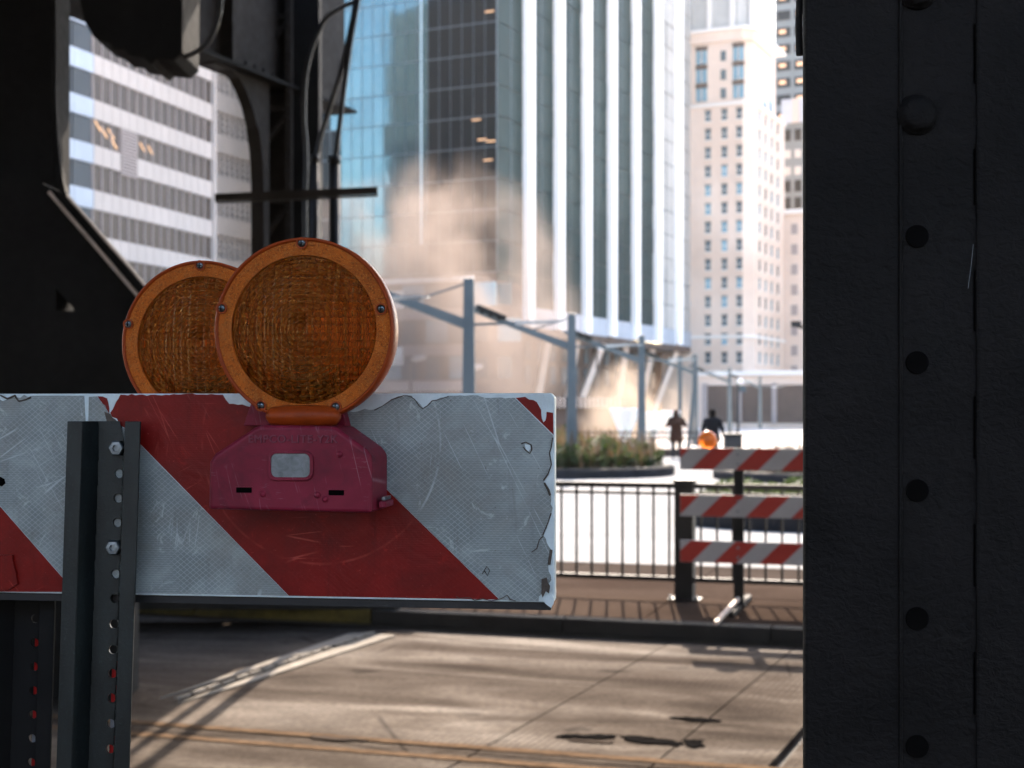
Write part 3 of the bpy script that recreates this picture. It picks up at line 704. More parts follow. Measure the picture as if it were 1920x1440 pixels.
# ================================================================== PLAZA THINGS
def lamp_pole(px, D, label, beam=True, arm=True):
    x = (px-960)/F*D; zt = CZ+2.5
    t = thing('lamp_pole', (x, D, .15), label, 'lamp pole', 'blue grey lamp poles across the plaza')
    MB().bar((x, D, .15), (x, D, zt), .30, .26, .20, .18).make('pole', M['galv'], t, bevel=.01)
    MB().box((x-.24, D-.24, .15), (x+.24, D+.24, .19)).make('base_plate', M['galv'], t)
    zb = CZ+1.58
    if beam:
        e = Vector((x-2.75, D-.9, zb+1.0)); s_ = Vector((x, D, zb))
        MB().bar(s_, e, .10, .20, .06, .10).make('beam', M['galv'], t)
        m_ = s_.lerp(e, .42); MB().tube([(x, D, zt-.08), m_], .022, 6).make('tie_rod', M['galv'], t)
        k = MB(); a = s_.lerp(e, .66)+Vector((0, 0, .10)); b = s_.lerp(e, .93)+Vector((0, 0, .12)); k.bar(a, b, .34, .10)
        for q in (.2, .5, .8): c_ = a.lerp(b, q); k.tube([c_-Vector((0,0,.12)), c_+Vector((0,0,.02))], .06, 8)
        k.make('spotlight_bank', M['black_steel'], t)
    if arm:
        s_ = Vector((x+.1, D, zb+.02)); e = Vector((x+1.75, D-.3, zb+.06)); MB().bar(s_, e, .05, .05, .05, .05).make('arm', M['galv'], t)
        MB().bar(s_.lerp(e, .5), e+Vector((.12, 0, 0)), .26, .07, .10, .02).make('luminaire', M['lum'], t)
    return t
lamp_pole(575, 21.6, 'lamp pole hidden behind the big amber light, its lamp arm poking out', False, True)
lamp_pole(879, 27.8, 'tallest nearest lamp pole rising right of the big amber light')
lamp_pole(1072, 38.3, 'second lamp pole standing in the tall tan grass')
lamp_pole(1203, 50, 'lamp pole left of the person in the brown coat')
lamp_pole(1303, 68, 'lamp pole between the two walking people')
lamp_pole(1368, 92, 'lamp pole beside the dark globe lamp post')
lamp_pole(1425, 119, 'farthest and smallest lamp pole near the right steel column')
# the first pole's pointed lamp head that clears the amber light
# leaning brace pole
q = thing('slanted_pole', G(1290, 850, .15), 'slim pale pole leaning beside the person in brown', 'pole')
MB().bar(P(1290, 846, 58), P(1306, 690, 58), .16, .12).make('shaft', M['galv'], q)
q = thing('plain_pole', P(1275, 850, 60), 'straight slim pole rising behind the person in brown', 'pole')
MB().bar((P(1275,762,60).x, 60, .15), P(1275, 668, 60), .16, .14).make('shaft', M['galv'], q)
MB().box((P(1275,762,60).x-.15, 59.85, .15), (P(1275,762,60).x+.15, 60.15, .2)).make('base_plate', M['galv'], q)
# globe lamp post
g = P(1384, 762, 55); t = thing('globe_lamp_post', (g.x, 55, .15), 'thin dark post with a white globe lamp and small sign', 'lamp post')
MB().tube([(g.x,55,.15),(g.x,55,.5),(g.x,55,3.0)], [.07,.05,.04], 8).make('post', M['black_steel'], t)
MB().lathe([(.001,-.14),(.09,-.11),(.14,0),(.09,.11),(.001,.14)], 12, 'z', (g.x+.08,55,2.95)).make('globe', M['canopy'], t, True)
MB().box((g.x+.05, 54.97, 2.55), (g.x+.3, 55.03, 2.8)).make('sign_plate', M['galv'], t)
# cobra-head street lamps
def cobra(px, py, Y, label):
    p = P(px, py, Y); t = thing('street_lamp', (p.x-.9, Y, 0), label, 'street lamp', 'cobra head street lamps')
    MB().tube([(p.x-.35,Y,-.3),(p.x-.4,Y,p.z-.6),(p.x-.3,Y,p.z-.1),(p.x,Y,p.z)], [.11,.08,.07,.05], 8).make('post', M['brown_wall'], t)
    MB().lathe([(.01,-.5),(.16,-.3),(.2,0),(.14,.35),(.01,.5)], 10, 'z').make('lamp_head', M['beige_lite'], t, True, loc=(p.x+.1, Y, p.z), rot=(0, R(80), 0))
cobra(782, 672, 85, 'street lamp with pale head just right of the big amber light')
cobra(890, 688, 95, 'street lamp with pale head right of the nearest lamp pole')
cobra(1128, 652, 120, 'street lamp with pale head under the finned tower')
# hanging signal at the right column's edge
p = P(1497, 612, 60); t = thing('street_sign_arm', (p.x+1.5, 60, .1), 'small dark signal arm poking out from the right steel column', 'signal')
MB().bar((p.x-.3,60,p.z+.05), (p.x+1.2,60,p.z-.25), .1, .12).make('arm', M['black_steel'], t); MB().tube([(p.x+1.2,60,-.2),(p.x+1.2,60,p.z+.2)], .1, 8).make('post', M['black_steel'], t)
MB().box((p.x-.3,59.9,p.z-.02), (p.x+.1,60.1,p.z+.22)).make('signal_head', M['black_steel'], t)

# guard rail at the back of the plaza
t = thing('guard_rail', (2.0, 52, .15), 'thin metal guard rail along the far edge of the plaza', 'railing')
x0, x1 = P(900,762,52).x, P(1330,762,52).x
def gy(x): return 52.5-.02*x
for z in (1.05, .82, .3): MB().bar((x0, gy(x0), z), (x1, gy(x1), z), .05, .05).make('rail', M['l_steel'], t)
x = x0
me_b = MB().box((-.012,-.012,.15), (.012,.012,1.03)).mesh('bar', M['l_steel']); me_p = MB().box((-.035,-.035,.15), (.035,.035,1.12)).mesh('post', M['l_steel'])
i = 0
while x < x1:
    if i % 10 == 0: put('post', me_p, t, (x, gy(x), 0))
    else: put('bar', me_b, t, (x, gy(x), 0))
    x += .16; i += 1
# dark threshold under it
MB().box((x0, 52.7, .1), (x1+20, 53.3, .42)).make('low_wall', M['brown_wall']); props(bpy.data.objects['low_wall'], 'low brown wall behind the guard rail', 'wall')
# brown ribbed shed behind the grass
sh = P(1100, 762, 75); t = thing('ribbed_shed', (sh.x, 75, 0), 'brown shed with ribbed roof edge behind the tan grass', 'shed')
MB().obox((sh.x, 77), Lf, 5.0, 3, -.3, 1.9).make('wall', M['brown_wall'], t)
MB().obox((sh.x, 77), Lf, 5.6, 3.6, 1.9, 2.5).make('roof', M['l_steel'], t)
rb = MB()
for i in range(24): rb.obox((sh.x-2.8*Lf.x+i*.24*Lf.x-math.sin(TH)*1.9, 77-2.8*Lf.y+i*.24*Lf.y-math.cos(TH)*1.9), Lf, .08, .1, 1.92, 2.48)
rb.make('roof_rib', M['beige'], t)
# white tapered canopies
for i, (px, w, top, lab) in enumerate(((1172, 42, 768, 'leftmost wide white tapered fabric canopy'), (1222, 34, 775, 'white tapered canopy right behind a lamp pole'), (1258, 26, 772, 'narrow white canopy beside the person in brown'))):
    D = 56+i; c = P(px, 762, D); r = w/2/F*D*1.3; zt = P(px, top, D).z
    t = thing('fabric_canopy', (c.x, D, .15), lab, 'canopy', 'white canopies behind the plaza rail')
    prof = [(.05, .15), (.09, .5), (r*.5, 1.1), (r, zt), (r*.94, zt+.05), (r*.3, zt-.25)]
    k = MB(); rings = []
    for rad, h in prof: rings.append([(c.x+rad*math.cos(a*PI/8)*(1+.12*(a % 2)), D+rad*math.sin(a*PI/8)*(1+.12*(a % 2)), h) for a in range(16)])
    k.loft(rings).make('fabric', M['canopy'], t); MB().tube([(c.x,D,.15),(c.x,D,zt+.1)], .04, 8).make('pole', M['galv'], t)

# planters
def blob_poly(c, rx, ry, n=32, rot=0):
    out = []
    for i in range(n):
        a = 2*PI*i/n; x = rx*math.copysign(abs(math.cos(a))**.8, math.cos(a)); y = ry*math.copysign(abs(math.sin(a))**.8, math.sin(a))
        out.append((c[0]+x*math.cos(rot)-y*math.sin(rot), c[1]+x*math.sin(rot)+y*math.cos(rot)))
    return out
def planter(label, c, rx, ry, rot, h, groups):
    t = thing('planter', (c[0], c[1], .15), label, 'planter', 'rounded planters on the plaza')
    MB().flat(blob_poly(c, rx, ry, 40, rot), .15, .15+h).make('kerb_ring', M['planter'], t, bevel=.02)
    MB().flat(blob_poly(c, rx-.18, ry-.18, 40, rot), .15, .17+h).make('soil', M['soil'], t)
    for name, mat, n, hh, wid, kind in groups:
        vs_ = []; fs_ = []
        for i in range(n):
            a = random.uniform(0, 2*PI); rr = math.sqrt(random.random())
            x = (rx-.3)*rr*math.cos(a); y = (ry-.3)*rr*math.sin(a)
            bx = c[0]+x*math.cos(rot)-y*math.sin(rot); by = c[1]+x*math.sin(rot)+y*math.cos(rot); z0 = .15+h
            k = len(vs_)
            if kind == 'grass':
                H = hh*random.uniform(.5, 1)*(1-.35*rr) ; ang = random.uniform(0, 2*PI); lean = random.uniform(.05, .5)*H; w = wid*random.uniform(.6, 1.3)
                dx, dy = math.cos(ang), math.sin(ang)
                for s_, ww in ((0, w), (.6, w*.9), (1, w*.2)):
                    L = lean*s_*s_; px_, py_ = bx+dx*L, by+dy*L
                    vs_ += [(px_-dy*ww/2, py_+dx*ww/2, z0+H*s_), (px_+dy*ww/2, py_-dx*ww/2, z0+H*s_)]
                fs_ += [(k, k+1, k+3, k+2), (k+2, k+3, k+5, k+4)]
            else:
                H = hh*random.random()**.7*(1-.55*rr*rr)*(.72+.28*math.sin(bx*3.1)*math.cos(by*2.3)); s_ = wid*random.uniform(.6, 1.3)
                n_ = Vector((random.gauss(0,1), random.gauss(0,1), random.gauss(.5,1))).normalized(); a1 = n_.orthogonal().normalized(); a2 = n_.cross(a1)
                p = Vector((bx, by, z0+H)); vs_ += [p-a1*s_, p-a2*s_*.45, p+a1*s_, p+a2*s_*.45]; fs_ += [(k, k+1, k+2, k+3)]
        me = bpy.data.meshes.new(name); me.from_pydata(vs_, [], fs_); me.materials.append(mat)
        o = put(name, me, t); o['kind'] = 'stuff'
planter('rounded planter of green shrubs and tall tan grass around the second lamp pole', (-.9, 39.6), 5.4, 3.4, -.12, .22,
        [('shrub_leaves', M['green'], 16000, 1.25, .09, 'leaf'), ('tall_grass', M['tan'], 1500, 1.5, .05, 'grass')])
planter('curved stone planter of glossy low shrubs behind the striped barricade', (6.1, 22.4), 3.5, 2.1, -.25, .22,
        [('shrub_leaves', M['green'], 12000, .75, .06, 'leaf')])
planter('low planter of golden grass at the plaza edge beside the right column', (10.2, 36.5), 5.0, 3.2, -.1, .2,
        [('golden_grass', M['tan'], 4200, .95, .05, 'grass'), ('shrub_leaves', M['green'], 2500, .4, .08, 'leaf')])

# litter bin
b = P(1374, 762, 44); t = thing('litter_bin', (b.x, 44, .15), 'square black litter bin beside the person in black', 'litter bin')
MB().box((b.x-.26, 43.75, .15), (b.x+.26, 44.25, 1.08)).make('bin_body', M['rubber'], t, bevel=.03)
MB().box((b.x-.29, 43.72, 1.08), (b.x+.29, 44.28, 1.17)).make('lid', M['black_steel'], t, bevel=.02)
MB().tube([(b.x-.12,44,1.17),(b.x-.1,44,1.25),(b.x+.1,44,1.25),(b.x+.12,44,1.17)], .02, 8).make('handle', M['black_steel'], t)

# ---- people
def person(loc, rz, label, coat, arms, coat_len, hood=False, hgt=1.0):
    t = thing('person', loc, label, 'person', rz=rz)
    s_ = hgt
    J = {'pel': (0,0,.95), 'sp': (0,0,1.15), 'ch': (0,.0,1.36), 'nk': (0,0,1.50), 'hd': (0,-.02,1.60), 'tp': (0,-.01,1.72),
         'lh': (-.10,0,.92), 'lk': (-.11,-.06,.50), 'la': (-.11,.02,.09), 'lt': (-.12,-.15,.04), 'rh': (.10,0,.92), 'rk': (.11,.04,.50), 'ra': (.12,.10,.09), 'rt': (.13,-.06,.04),
         'ls': (-.19,0,1.42), 'rs': (.19,0,1.42)}
    J.update(arms)
    E = [('pel','sp'),('sp','ch'),('ch','nk'),('nk','hd'),('hd','tp'),('pel','lh'),('lh','lk'),('lk','la'),('la','lt'),('pel','rh'),('rh','rk'),('rk','ra'),('ra','rt'),
         ('ch','ls'),('ls','le'),('le','lw'),('lw','lf'),('ch','rs'),('rs','re'),('re','rw'),('rw','rf')]
    rad = {'pel':.14,'sp':.13,'ch':.15,'nk':.058,'hd':.095,'tp':.07,'lh':.10,'rh':.10,'lk':.065,'rk':.065,'la':.045,'ra':.045,'lt':.035,'rt':.035,
           'ls':.075,'rs':.075,'le':.052,'re':.052,'lw':.034,'rw':.034,'lf':.026,'rf':.026}
    names = list(J); me = bpy.data.meshes.new('body')
    me.from_pydata([tuple(c*s_ for c in J[n]) for n in names], [(names.index(a), names.index(b)) for a, b in E], [])
    me.materials.append(M['trousers']); me.materials.append(M['skin'])
    o = bpy.data.objects.new('body', me); col.objects.link(o); o.parent = t
    sk = o.modifiers.new('skin', 'SKIN'); sk.use_smooth_shade = True
    for i, n in enumerate(names):
        me.skin_vertices[0].data[i].radius = (rad[n]*s_, rad[n]*s_); me.skin_vertices[0].data[i].use_root = (n == 'pel')
    ss = o.modifiers.new('sub', 'SUBSURF'); ss.levels = 1; ss.render_levels = 2
    def loc_mesh(mb, nm, mat):
        o = bpy.data.objects.new(nm, mb.mesh(nm, mat, True)); col.objects.link(o); o.parent = t; return o
    rings = []
    for z, rx, ry in ((coat_len, .25, .20), (coat_len+.2, .235, .185), (1.0, .205, .155), (1.15, .20, .15), (1.32, .225, .155), (1.44, .20, .13), (1.50, .09, .08)):
        rings.append([(rx*s_*math.cos(a*PI/8)*(1+.02*random.random()), ry*s_*math.sin(a*PI/8), z*s_) for a in range(16)])
    loc_mesh(MB().loft(rings), 'coat', coat)
    sl = MB()
    for a, b, c in (('ls','le','lw'), ('rs','re','rw')):
        sl.tube([tuple(v*s_ for v in J[a]), tuple(v*s_ for v in J[b]), tuple(v*s_ for v in J[c])], [.088*s_, .07*s_, .055*s_], 10)
    loc_mesh(sl, 'sleeves', coat)
    hb = MB().lathe([(.01,1.74),(.07,1.73),(.105,1.66),(.112,1.58),(.11 if hood else .09, 1.50),(.12 if hood else .06,1.44)], 14, 'z')
    hb.v = [(x*s_, (y+(.03))*s_, z*s_) for x, y, z in hb.v]; loc_mesh(hb, 'hair', M['hair'])
    fc = MB().lathe([(.01,-.10),(.05,-.085),(.072,-.03),(.075,.03),(.05,.08),(.01,.095)], 12, 'z', (0,-.055,1.61)); fc.v = [(x*s_, y*s_, z*s_) for x, y, z in fc.v]
    fc.box((-.012*s_,-.15*s_,1.585*s_), (.012*s_,-.12*s_,1.625*s_)); loc_mesh(fc, 'face', M['skin'])
    ey = MB()
    for sx in (-1, 1): ey.lathe([(.001,-.008),(.010,0),(.001,.008)], 8, 'y', (sx*.028*s_, -.125*s_, 1.625*s_))
    ey.box((-.022*s_,-.128*s_,1.555*s_), (.022*s_,-.118*s_,1.563*s_)); loc_mesh(ey, 'eyes', M['hair'])
    hd = MB()
    for w_ in ('l', 'r'):
        a = Vector(J[w_+'w'])*s_; b = Vector(J[w_+'f'])*s_; d = (b-a).normalized(); side = d.orthogonal().normalized()
        hd.bar(a, a+d*.08, .07, .03)
        for k in range(4): hd.tube([a+d*.07+side*(k-1.5)*.018, a+d*(.15-.008*abs(k-1.5))+side*(k-1.5)*.02], [.009,.007], 6)
        hd.tube([a+d*.02+side*.035, a+d*.075+side*.06], [.011,.008], 6)
    loc_mesh(hd, 'hands', M['skin'])
    return t
p1 = P(1268, 762, 50.3)
person((p1.x, 50.3, .15), 0, 'person in a long brown coat holding something at the chest', M['brown_coat'],
       {'le': (-.33,-.05,1.17), 'lw': (-.10,-.26,1.27), 'lf': (-.05,-.30,1.34), 're': (.33,-.05,1.17), 'rw': (.10,-.26,1.27), 'rf': (.05,-.30,1.34)}, .60, True, 1.0)
p2 = P(1336, 762, 45)
person((p2.x, 45, .15), PI-.25, 'person in a loose black coat walking away beside the litter bin', M['black_coat'],
       {'le': (-.30,.02,1.12), 'lw': (-.36,-.05,.88), 'lf': (-.37,-.08,.76), 're': (.29,.0,1.12), 'rw': (.33,-.06,.88), 'rf': (.34,-.08,.76)}, .72, False, 1.02)

# ================================================================== STREET EDGE
# railing
t = thing('railing', (*S(1, 13.5), .15), 'black steel railing with thin upright bars along the far pavement', 'railing')
U0, U1 = -7.0, 6.0
pu = []                                       # posts along the fence
base_u = S(0,0)
u_post = (P(1283,762,13.57).to_2d()).dot(ds)
me_post = MB().box((-.088,-.088,.15), (.088,.088,1.275)).mesh('post', M['black_steel'])
me_cap = MB().box((-.10,-.10,1.275), (.10,.10,1.30)).mesh('post_cap', M['black_steel'])
me_foot = MB().box((-.15,-.11,.15), (.15,.11,.165)).mesh('foot_plate', M['black_steel'])
me_nut = MB().lathe([(.014,0),(.014,.03),(.008,.034)], 6, 'z').mesh('anchor_bolt', M['bolt'])
for k in range(-3, 3):
    u = u_post+k*2.6; q = S(u, 13.5)
    a = put('post', me_post, t, (q.x, q.y, 0), (0, 0, -TH_S))
    for m_, nm in ((me_cap, 'post_cap'), (me_foot, 'foot_plate')): put(nm, m_, a, (q.x, q.y, 0), (0, 0, -TH_S))
    for sx in (-.125, .125): g = S(u+sx, 13.42); put('anchor_bolt', me_nut, a, (g.x, g.y, .165))
    if k < 2:
        s0, s1 = u+.088, u+2.6-.088
        for z, w, h in ((1.24, .055, .05), (1.165, .03, .028), (.345, .04, .045)):
            a_ = S(s0, 13.5); b_ = S(s1, 13.5); MB().bar((a_.x,a_.y,z), (b_.x,b_.y,z), w, h).make('rail', M['black_steel'], t)
n = 0
me_bar = MB().box((-.011,-.011,.366), (.011,.011,1.151)).mesh('bar', M['black_steel']); me_bar2 = MB().box((-.011,-.011,1.179), (.011,.011,1.215)).mesh('bar', M['black_steel'])
for k in range(-3, 2):
    for i in range(1, 17):
        u = u_post+k*2.6+i*2.6/17; q = S(u, 13.5); put('bar', me_bar, t, (q.x, q.y, 0), (0,0,-TH_S)); put('short_bar', me_bar2, t, (q.x, q.y, 0), (0,0,-TH_S))

# far barricade
bp0 = P(1275, 762, 13.1); fb_ = Fac(bp0.x, bp0.y, d=ds)
t = thing('barricade', (*fb_.pt(.9, 0)[:2], .15), 'three-board red and white barricade in front of the black railing', 'barricade')
def striped_board(name, fac, parent, zc, hh, L, per, phase, slope):
    o = fac.put(name, MB().box((0, 0, zc-hh), (L, .022, zc+hh)).mesh(name, M['far_white']), parent, 0, 0, 0)
    a = -2*hh*slope-per+phase; 
    while a < L+per:
        # parallelogram clipped to the board
        pts = [(a, -hh), (a+per/2, -hh), (a+per/2+2*hh*slope, hh), (a+2*hh*slope, hh)]
        def clip(pts, xl, keep):
            out = []
            for i in range(len(pts)):
                p_, q_ = pts[i], pts[(i+1) % len(pts)]; ip, iq = keep(p_[0]), keep(q_[0])
                if ip: out.append(p_)
                if ip != iq: tt = (xl-p_[0])/(q_[0]-p_[0]); out.append((xl, p_[1]+(q_[1]-p_[1])*tt))
            return out
        c = clip(pts, .003, lambda x: x >= .003); c = clip(c, L-.003, lambda x: x <= L-.003) if c else c
        if len(c) > 2:
            s_ = fac.put('red_stripe', MB().prism([(x, zc+z*.985) for x, z in c], -.0015, .001).mesh('red_stripe', M['far_red']), o, 0, 0, 0)
        a += per
    return o
for py, ph in ((860, .30), (947, -.02), (1033, .10)):
    zc = CZ+(HZ-py)/F*13.1
    bd = striped_board('board', fb_, t, zc, .100, 2.4, .41, ph, 1.0)
    for dz in (-.045, .045): fb_.put('bolt', MB().lathe([(.012,-.02),(.012,0)], 8, 'y', (0, -.002, 0)).mesh('bolt', M['bolt']), bd, .535, zc+dz, .001)
for a in (.535, 1.95):
    fb_.put('upright', MB().box((-.045, .026, .17), (.045, .06, 1.6)).mesh('upright', M['black_steel']), t, a, 0, 0)
    fb_.put('foot', MB().box((-.03, -.50, .155), (.03, .70, .20)).mesh('foot', M['l_steel']), t, a, 0, 0)
q0 = Vector(fb_.pt(.535, .19, .0)); q1 = G(1342, 1168, .18); MB().bar(q1, q0+Vector((0,0,.06)), .03, .03).make('brace', M['beige'], t)
# light on it
c = P(1327, 826, 13.1); t = thing('warning_light', (c.x, 13.1, c.z-.1), 'small bright orange warning light on top of the far striped barricade', 'warning light')
MB().lathe([(.05,-.04),(.085,-.025),(.09,0),(.085,.025),(.05,.04)], 28, 'y', (c.x, 13.12, c.z)).make('lens', M['bright_amber'], t, True)
MB().box((c.x-.07, 13.125, c.z-.20), (c.x+.07, 13.17, c.z-.085)).make('battery_case', M['case'], t, bevel=.01)

# ================================================================== ELEVATED RAILWAY
TG = R(22); gd = Vector((math.sin(TG), math.cos(TG)))       # across the street
colX = P(532, 762, 14.0)
def GP(px, py, base=P(532, 762, 14.0).to_2d(), d=gd):         # where a pixel meets the girder's upright plane
    k = (px-960)/F; s_ = (k*base.y-base.x)/(d.x-k*d.y); Y = base.y+d.y*s_
    return s_, CZ+(HZ-py)/F*Y
EL = thing('railway_portal', (colX.x, colX.y, .15), 'old brown steel portal frame of the elevated railway, with arched brackets', 'steel frame')
gf = Fac(colX.x, colX.y, d=gd)
# far column: two flanges and a web, seen between the left opening and the glass tower
xl, xr = P(483,762,14).x, P(603,762,14).x
wc = xr-xl
MB().box((xl, 13.85, .15), (xl+.05, 14.3, 9.5)).make('column_flange', M['l_steel'], EL)
MB().box((xl+.30, 13.80, .15), (xl+.36, 14.3, 9.5)).make('column_flange', M['l_steel'], EL)
MB().box((xl+.05, 14.05, .15), (xl+.30, 14.10, 9.5)).make('column_web', M['l_steel'], EL)
MB().box((xl+.36, 13.95, .15), (xr-.02, 14.2, 9.5)).make('column_side_plate', M['l_dark'], EL)
lace = MB()
for i in range(20): lace.bar((xl+.03, 13.84, .4+i*.45), (xl+.32, 13.84, .4+i*.45+(.4 if i % 2 else -.0)), .02, .05)
lo_ = lace.make('lacing', M['l_steel'], EL); lo_['kind'] = 'stuff'
rv = MB().lathe([(.018,0),(.016,-.008),(.008,-.013)], 8, 'y').mesh('rivet', M['l_steel'])
for i in range(46):
    z = 2.2+i*.13
    put('rivet', rv, EL, (xl+.33, 13.80, z))
MB().box((xl-.16, 13.75, .12), (xr+.1, 14.4, .20)).make('base_plate', M['l_steel'], EL)
# girder and its arched knee bracket
sG, zG = GP(550, 156)
gz = 5.13
o = gf.put('girder_web', MB().box((-9.5, -.02, gz), (1.2, .02, gz+2.0)).mesh('girder_web', M['l_steel']), EL, 0, 0, 0)
gf.put('girder_flange', MB().box((-9.5, -.17, gz-.03), (1.2, .17, gz+.0)).mesh('girder_flange', M['l_dark']), EL, 0, 0, 0)
gf.put('girder_flange', MB().box((-9.5, -.17, gz+2.0), (1.2, .17, gz+2.03)).mesh('girder_flange', M['l_dark']), EL, 0, 0, 0)
for a in (-8.2, -7, -5.8, -4.6, -3.4, -2.2, -1.1):
    gf.put('stiffener', MB().box((-.03, -.15, gz+.002), (.03, .15, gz+1.998)).mesh('stiffener', M['l_steel']), EL, a, 0, 0)
for a in [x*.16-3.6 for x in range(24)]:
    gf.put('rivet', rv, EL, a, gz+.09, .021)
kn = [GP(px, py) for px, py in ((392,100),(408,112),(424,126),(440,145),(454,172),(465,203),(474,240),(480,285),(483,340),(484,700))]
poly = kn+[(GP(500,700)[0], kn[-1][1]), (GP(500,100)[0], gz), (kn[0][0], gz)]
gf.put('knee_bracket', MB().prism([(a, min(z, gz)) for a, z in poly], -.03, .03).mesh('knee_bracket', M['l_steel']), EL, 0, 0, 0)
fl_ = MB()
for (a, z), (b, w) in zip(kn[:-1], kn[1:]):
    fl_.bar(gf.pt(a, min(z, gz-.03), 0), gf.pt(b, min(w, gz-.03), 0), .12, .025)
fl_.make('bracket_flange', M['l_steel'], EL)
# near-left column with reverse bracket
lcx = P(107, 762, 10.4).x
LC = EL
MB().box((lcx-1.5, 10.3, -.05), (lcx, 10.7, 9.5)).make('left_column', M['l_dark'], EL)
kn2 = [P(px, py, 10.35) for px, py in ((107,-80),(107,200),(110,250),(114,300),(121,345),(130,375),(134,440),(80,440),(80,-80))]
MB().prism([(p.x, p.z) for p in kn2], 10.32, 10.40).make('left_bracket', M['l_dark'], EL)
# running deck above (out of the picture; it throws the shade we stand in)
DK = thing('railway_deck', (0, 2, 6.3), 'elevated railway deck overhead that shades the near barricade', 'railway deck')
for x in (-21, -14, -7, -3.5, 0, 3.5, 10, 17): MB().box((x-.15, -3.0, 5.95), (x+.15, 12.9, 6.9)).make('stringer', M['l_dark'], DK)
for i in range(31): MB().box((-24, -2.9+i*.5, 6.905), (20, -2.9+i*.5+.42, 7.1)).make('tie', M['l_dark'], DK)
for x in (-5.9, -4.5, -.7, .7): MB().box((x-.04, -3, 7.11), (x+.04, 12.9, 7.26)).make('rail', M['l_steel'], DK)
for y in (-2.8,): MB().box((-9.6, y, .3), (-9.1, y+.5, 5.95)).make('leg', M['l_dark'], DK); MB().box((4.6, y, .3), (5.1, y+.5, 5.95)).make('leg', M['l_dark'], DK)
MB().box((-9.6, -2.9, 5.5), (5.1, -2.3, 5.94)).make('cross_girder', M['l_dark'], DK)

# black equipment cabinet hanging in the arch, with cable loop
Y = 9.0; pts = [(146,-90),(150,10),(158,40),(176,70),(205,80),(212,92),(232,93),(243,104),(268,108),(283,120),(292,110),(325,114),(334,106),(341,100),(343,-90)]
hp = [P(a, b, Y) for a, b in pts]
t = thing('hanging_cabinet', (P(250,0,Y).x, Y+.2, 4.9), 'black equipment cabinet with ragged underside hanging under the railway', 'cabinet')
MB().prism([(p.x, p.z) for p in hp], Y, Y+.5).make('cabinet_body', M['l_dark'], t, bevel=.01)
MB().tube([(P(200,0,Y).x, Y+.25, 4.8), (P(200,0,Y).x, Y+.25, 6.9)], .03).make('hanger', M['l_dark'], t)
MB().tube([(P(300,0,Y).x, Y+.25, 4.8), (P(300,0,Y).x, Y+.25, 6.9)], .03).make('hanger', M['l_dark'], t)
def smooth_pts(p, n=6):
    out = []; p = [Vector(q) for q in p]
    for i in range(len(p)-1):
        a, b, c, d = p[max(i-1,0)], p[i], p[i+1], p[min(i+2,len(p)-1)]
        for k in range(n):
            t_ = k/n; out.append(.5*((2*b)+(c-a)*t_+(2*a-5*b+4*c-d)*t_**2+(3*b-a-3*c+d)*t_**3))
    out.append(p[-1]); return out
o = MB().tube(smooth_pts([P(335,108,Y+.1), P(360,101,Y+.1), P(388,82,Y+.1), P(405,50,Y+.1), P(413,10,Y+.1), P(415,-60,Y+.1)]), .017, 8).make('cable', M['rubber'], None, True)
props(o, 'black cable looping from the hanging cabinet up to the girder', 'cable')
# upright conduits with cables
def conduit(px, py, w, label, cab):
    Y = 13.25; c = P(px, py, Y)
    t = thing('conduit', (c.x, Y, .15), label, 'conduit', 'conduits beside the far steel column')
    MB().tube([(c.x,Y,.15),(c.x,Y,c.z)], w, 14).make('pipe', M['black_steel'], t, True)
    MB().tube([(c.x,Y,c.z-.02),(c.x,Y,c.z+.05)], w*1.18, 14).make('pipe_cap', M['black_steel'], t, True)
    MB().tube(smooth_pts([P(a, b, Y) for a, b in cab]), .024, 8).make('riser_cable', M['rubber'], t, True)
conduit(590, 300, .037, 'left of two black conduits beside the far column', [(592,298),(603,250),(622,190),(640,130),(656,60),(668,0),(676,-60)])
conduit(627, 303, .050, 'thicker right conduit of the two beside the far column', [(629,300),(636,240),(645,170),(655,95),(664,40),(671,0),(678,-60)])
o = MB().tube(smooth_pts([P(668,2,13.3), P(640,14,13.3), P(612,33,13.3), P(596,62,13.3), P(582,100,13.3), P(572,150,13.3), P(570,220,13.35), P(574,290,13.4), P(572,400,13.4), P(574,520,13.4)]), .024, 8).make('cable', M['rubber'], None, True)
props(o, 'thick black cable bending down along the far steel column', 'cable')
t = thing('cross_arm', (P(560,362,13.1).x, 13.1, P(560,362,13.1).z), 'rusty angle iron arm fixed level across the far column', 'arm')
a, b = P(403,370,13.1), P(708,357,13.1); MB().bar(a, b, .02, .065).make('arm_face', M['l_steel'], t); MB().bar(a+Vector((0,.05,-.04)), b+Vector((0,.05,-.04)), .10, .008).make('arm_shelf', M['l_steel'], t)

# station stair on the left
Y = 9.6
ST = thing('station_stair', (P(180,700,Y).x, Y, .15), 'black station stairway with two edges painted pale as if lit sloping down to the right', 'stairway')
def pp(l, y0, y1, name, mat, bev=0):
    q = [P(a, b, Y) for a, b in l]; return MB().prism([(p.x, p.z) for p in q], y0, y1).make(name, mat, ST, bevel=bev)
pp([(78,344),(124,364),(345,617),(318,626)], Y, Y+.08, 'stringer', M['l_dark'])
def edge(a, b, w): MB().bar(P(*a, Y-.02), P(*b, Y-.02), .03, w).make('pale_edge', M['lit_edge'], ST)
edge((92,360),(345,655),.022); edge((126,367),(352,627),.014)
pp([(-160,330),(70,338),(95,368),(95,900),(-160,900)], Y+.1, Y+.5, 'side_panel', M['l_dark'])
pp([(95,368),(350,668),(350,770),(95,770),(95,580),(135,582),(95,537)], Y+.1, Y+.5, 'side_panel', M['l_dark'])
MB().box((P(-160,0,Y).x, Y+.12, -.05), (P(225,0,Y).x, Y+.48, 1.6)).make('base_wall', M['l_dark'], ST)
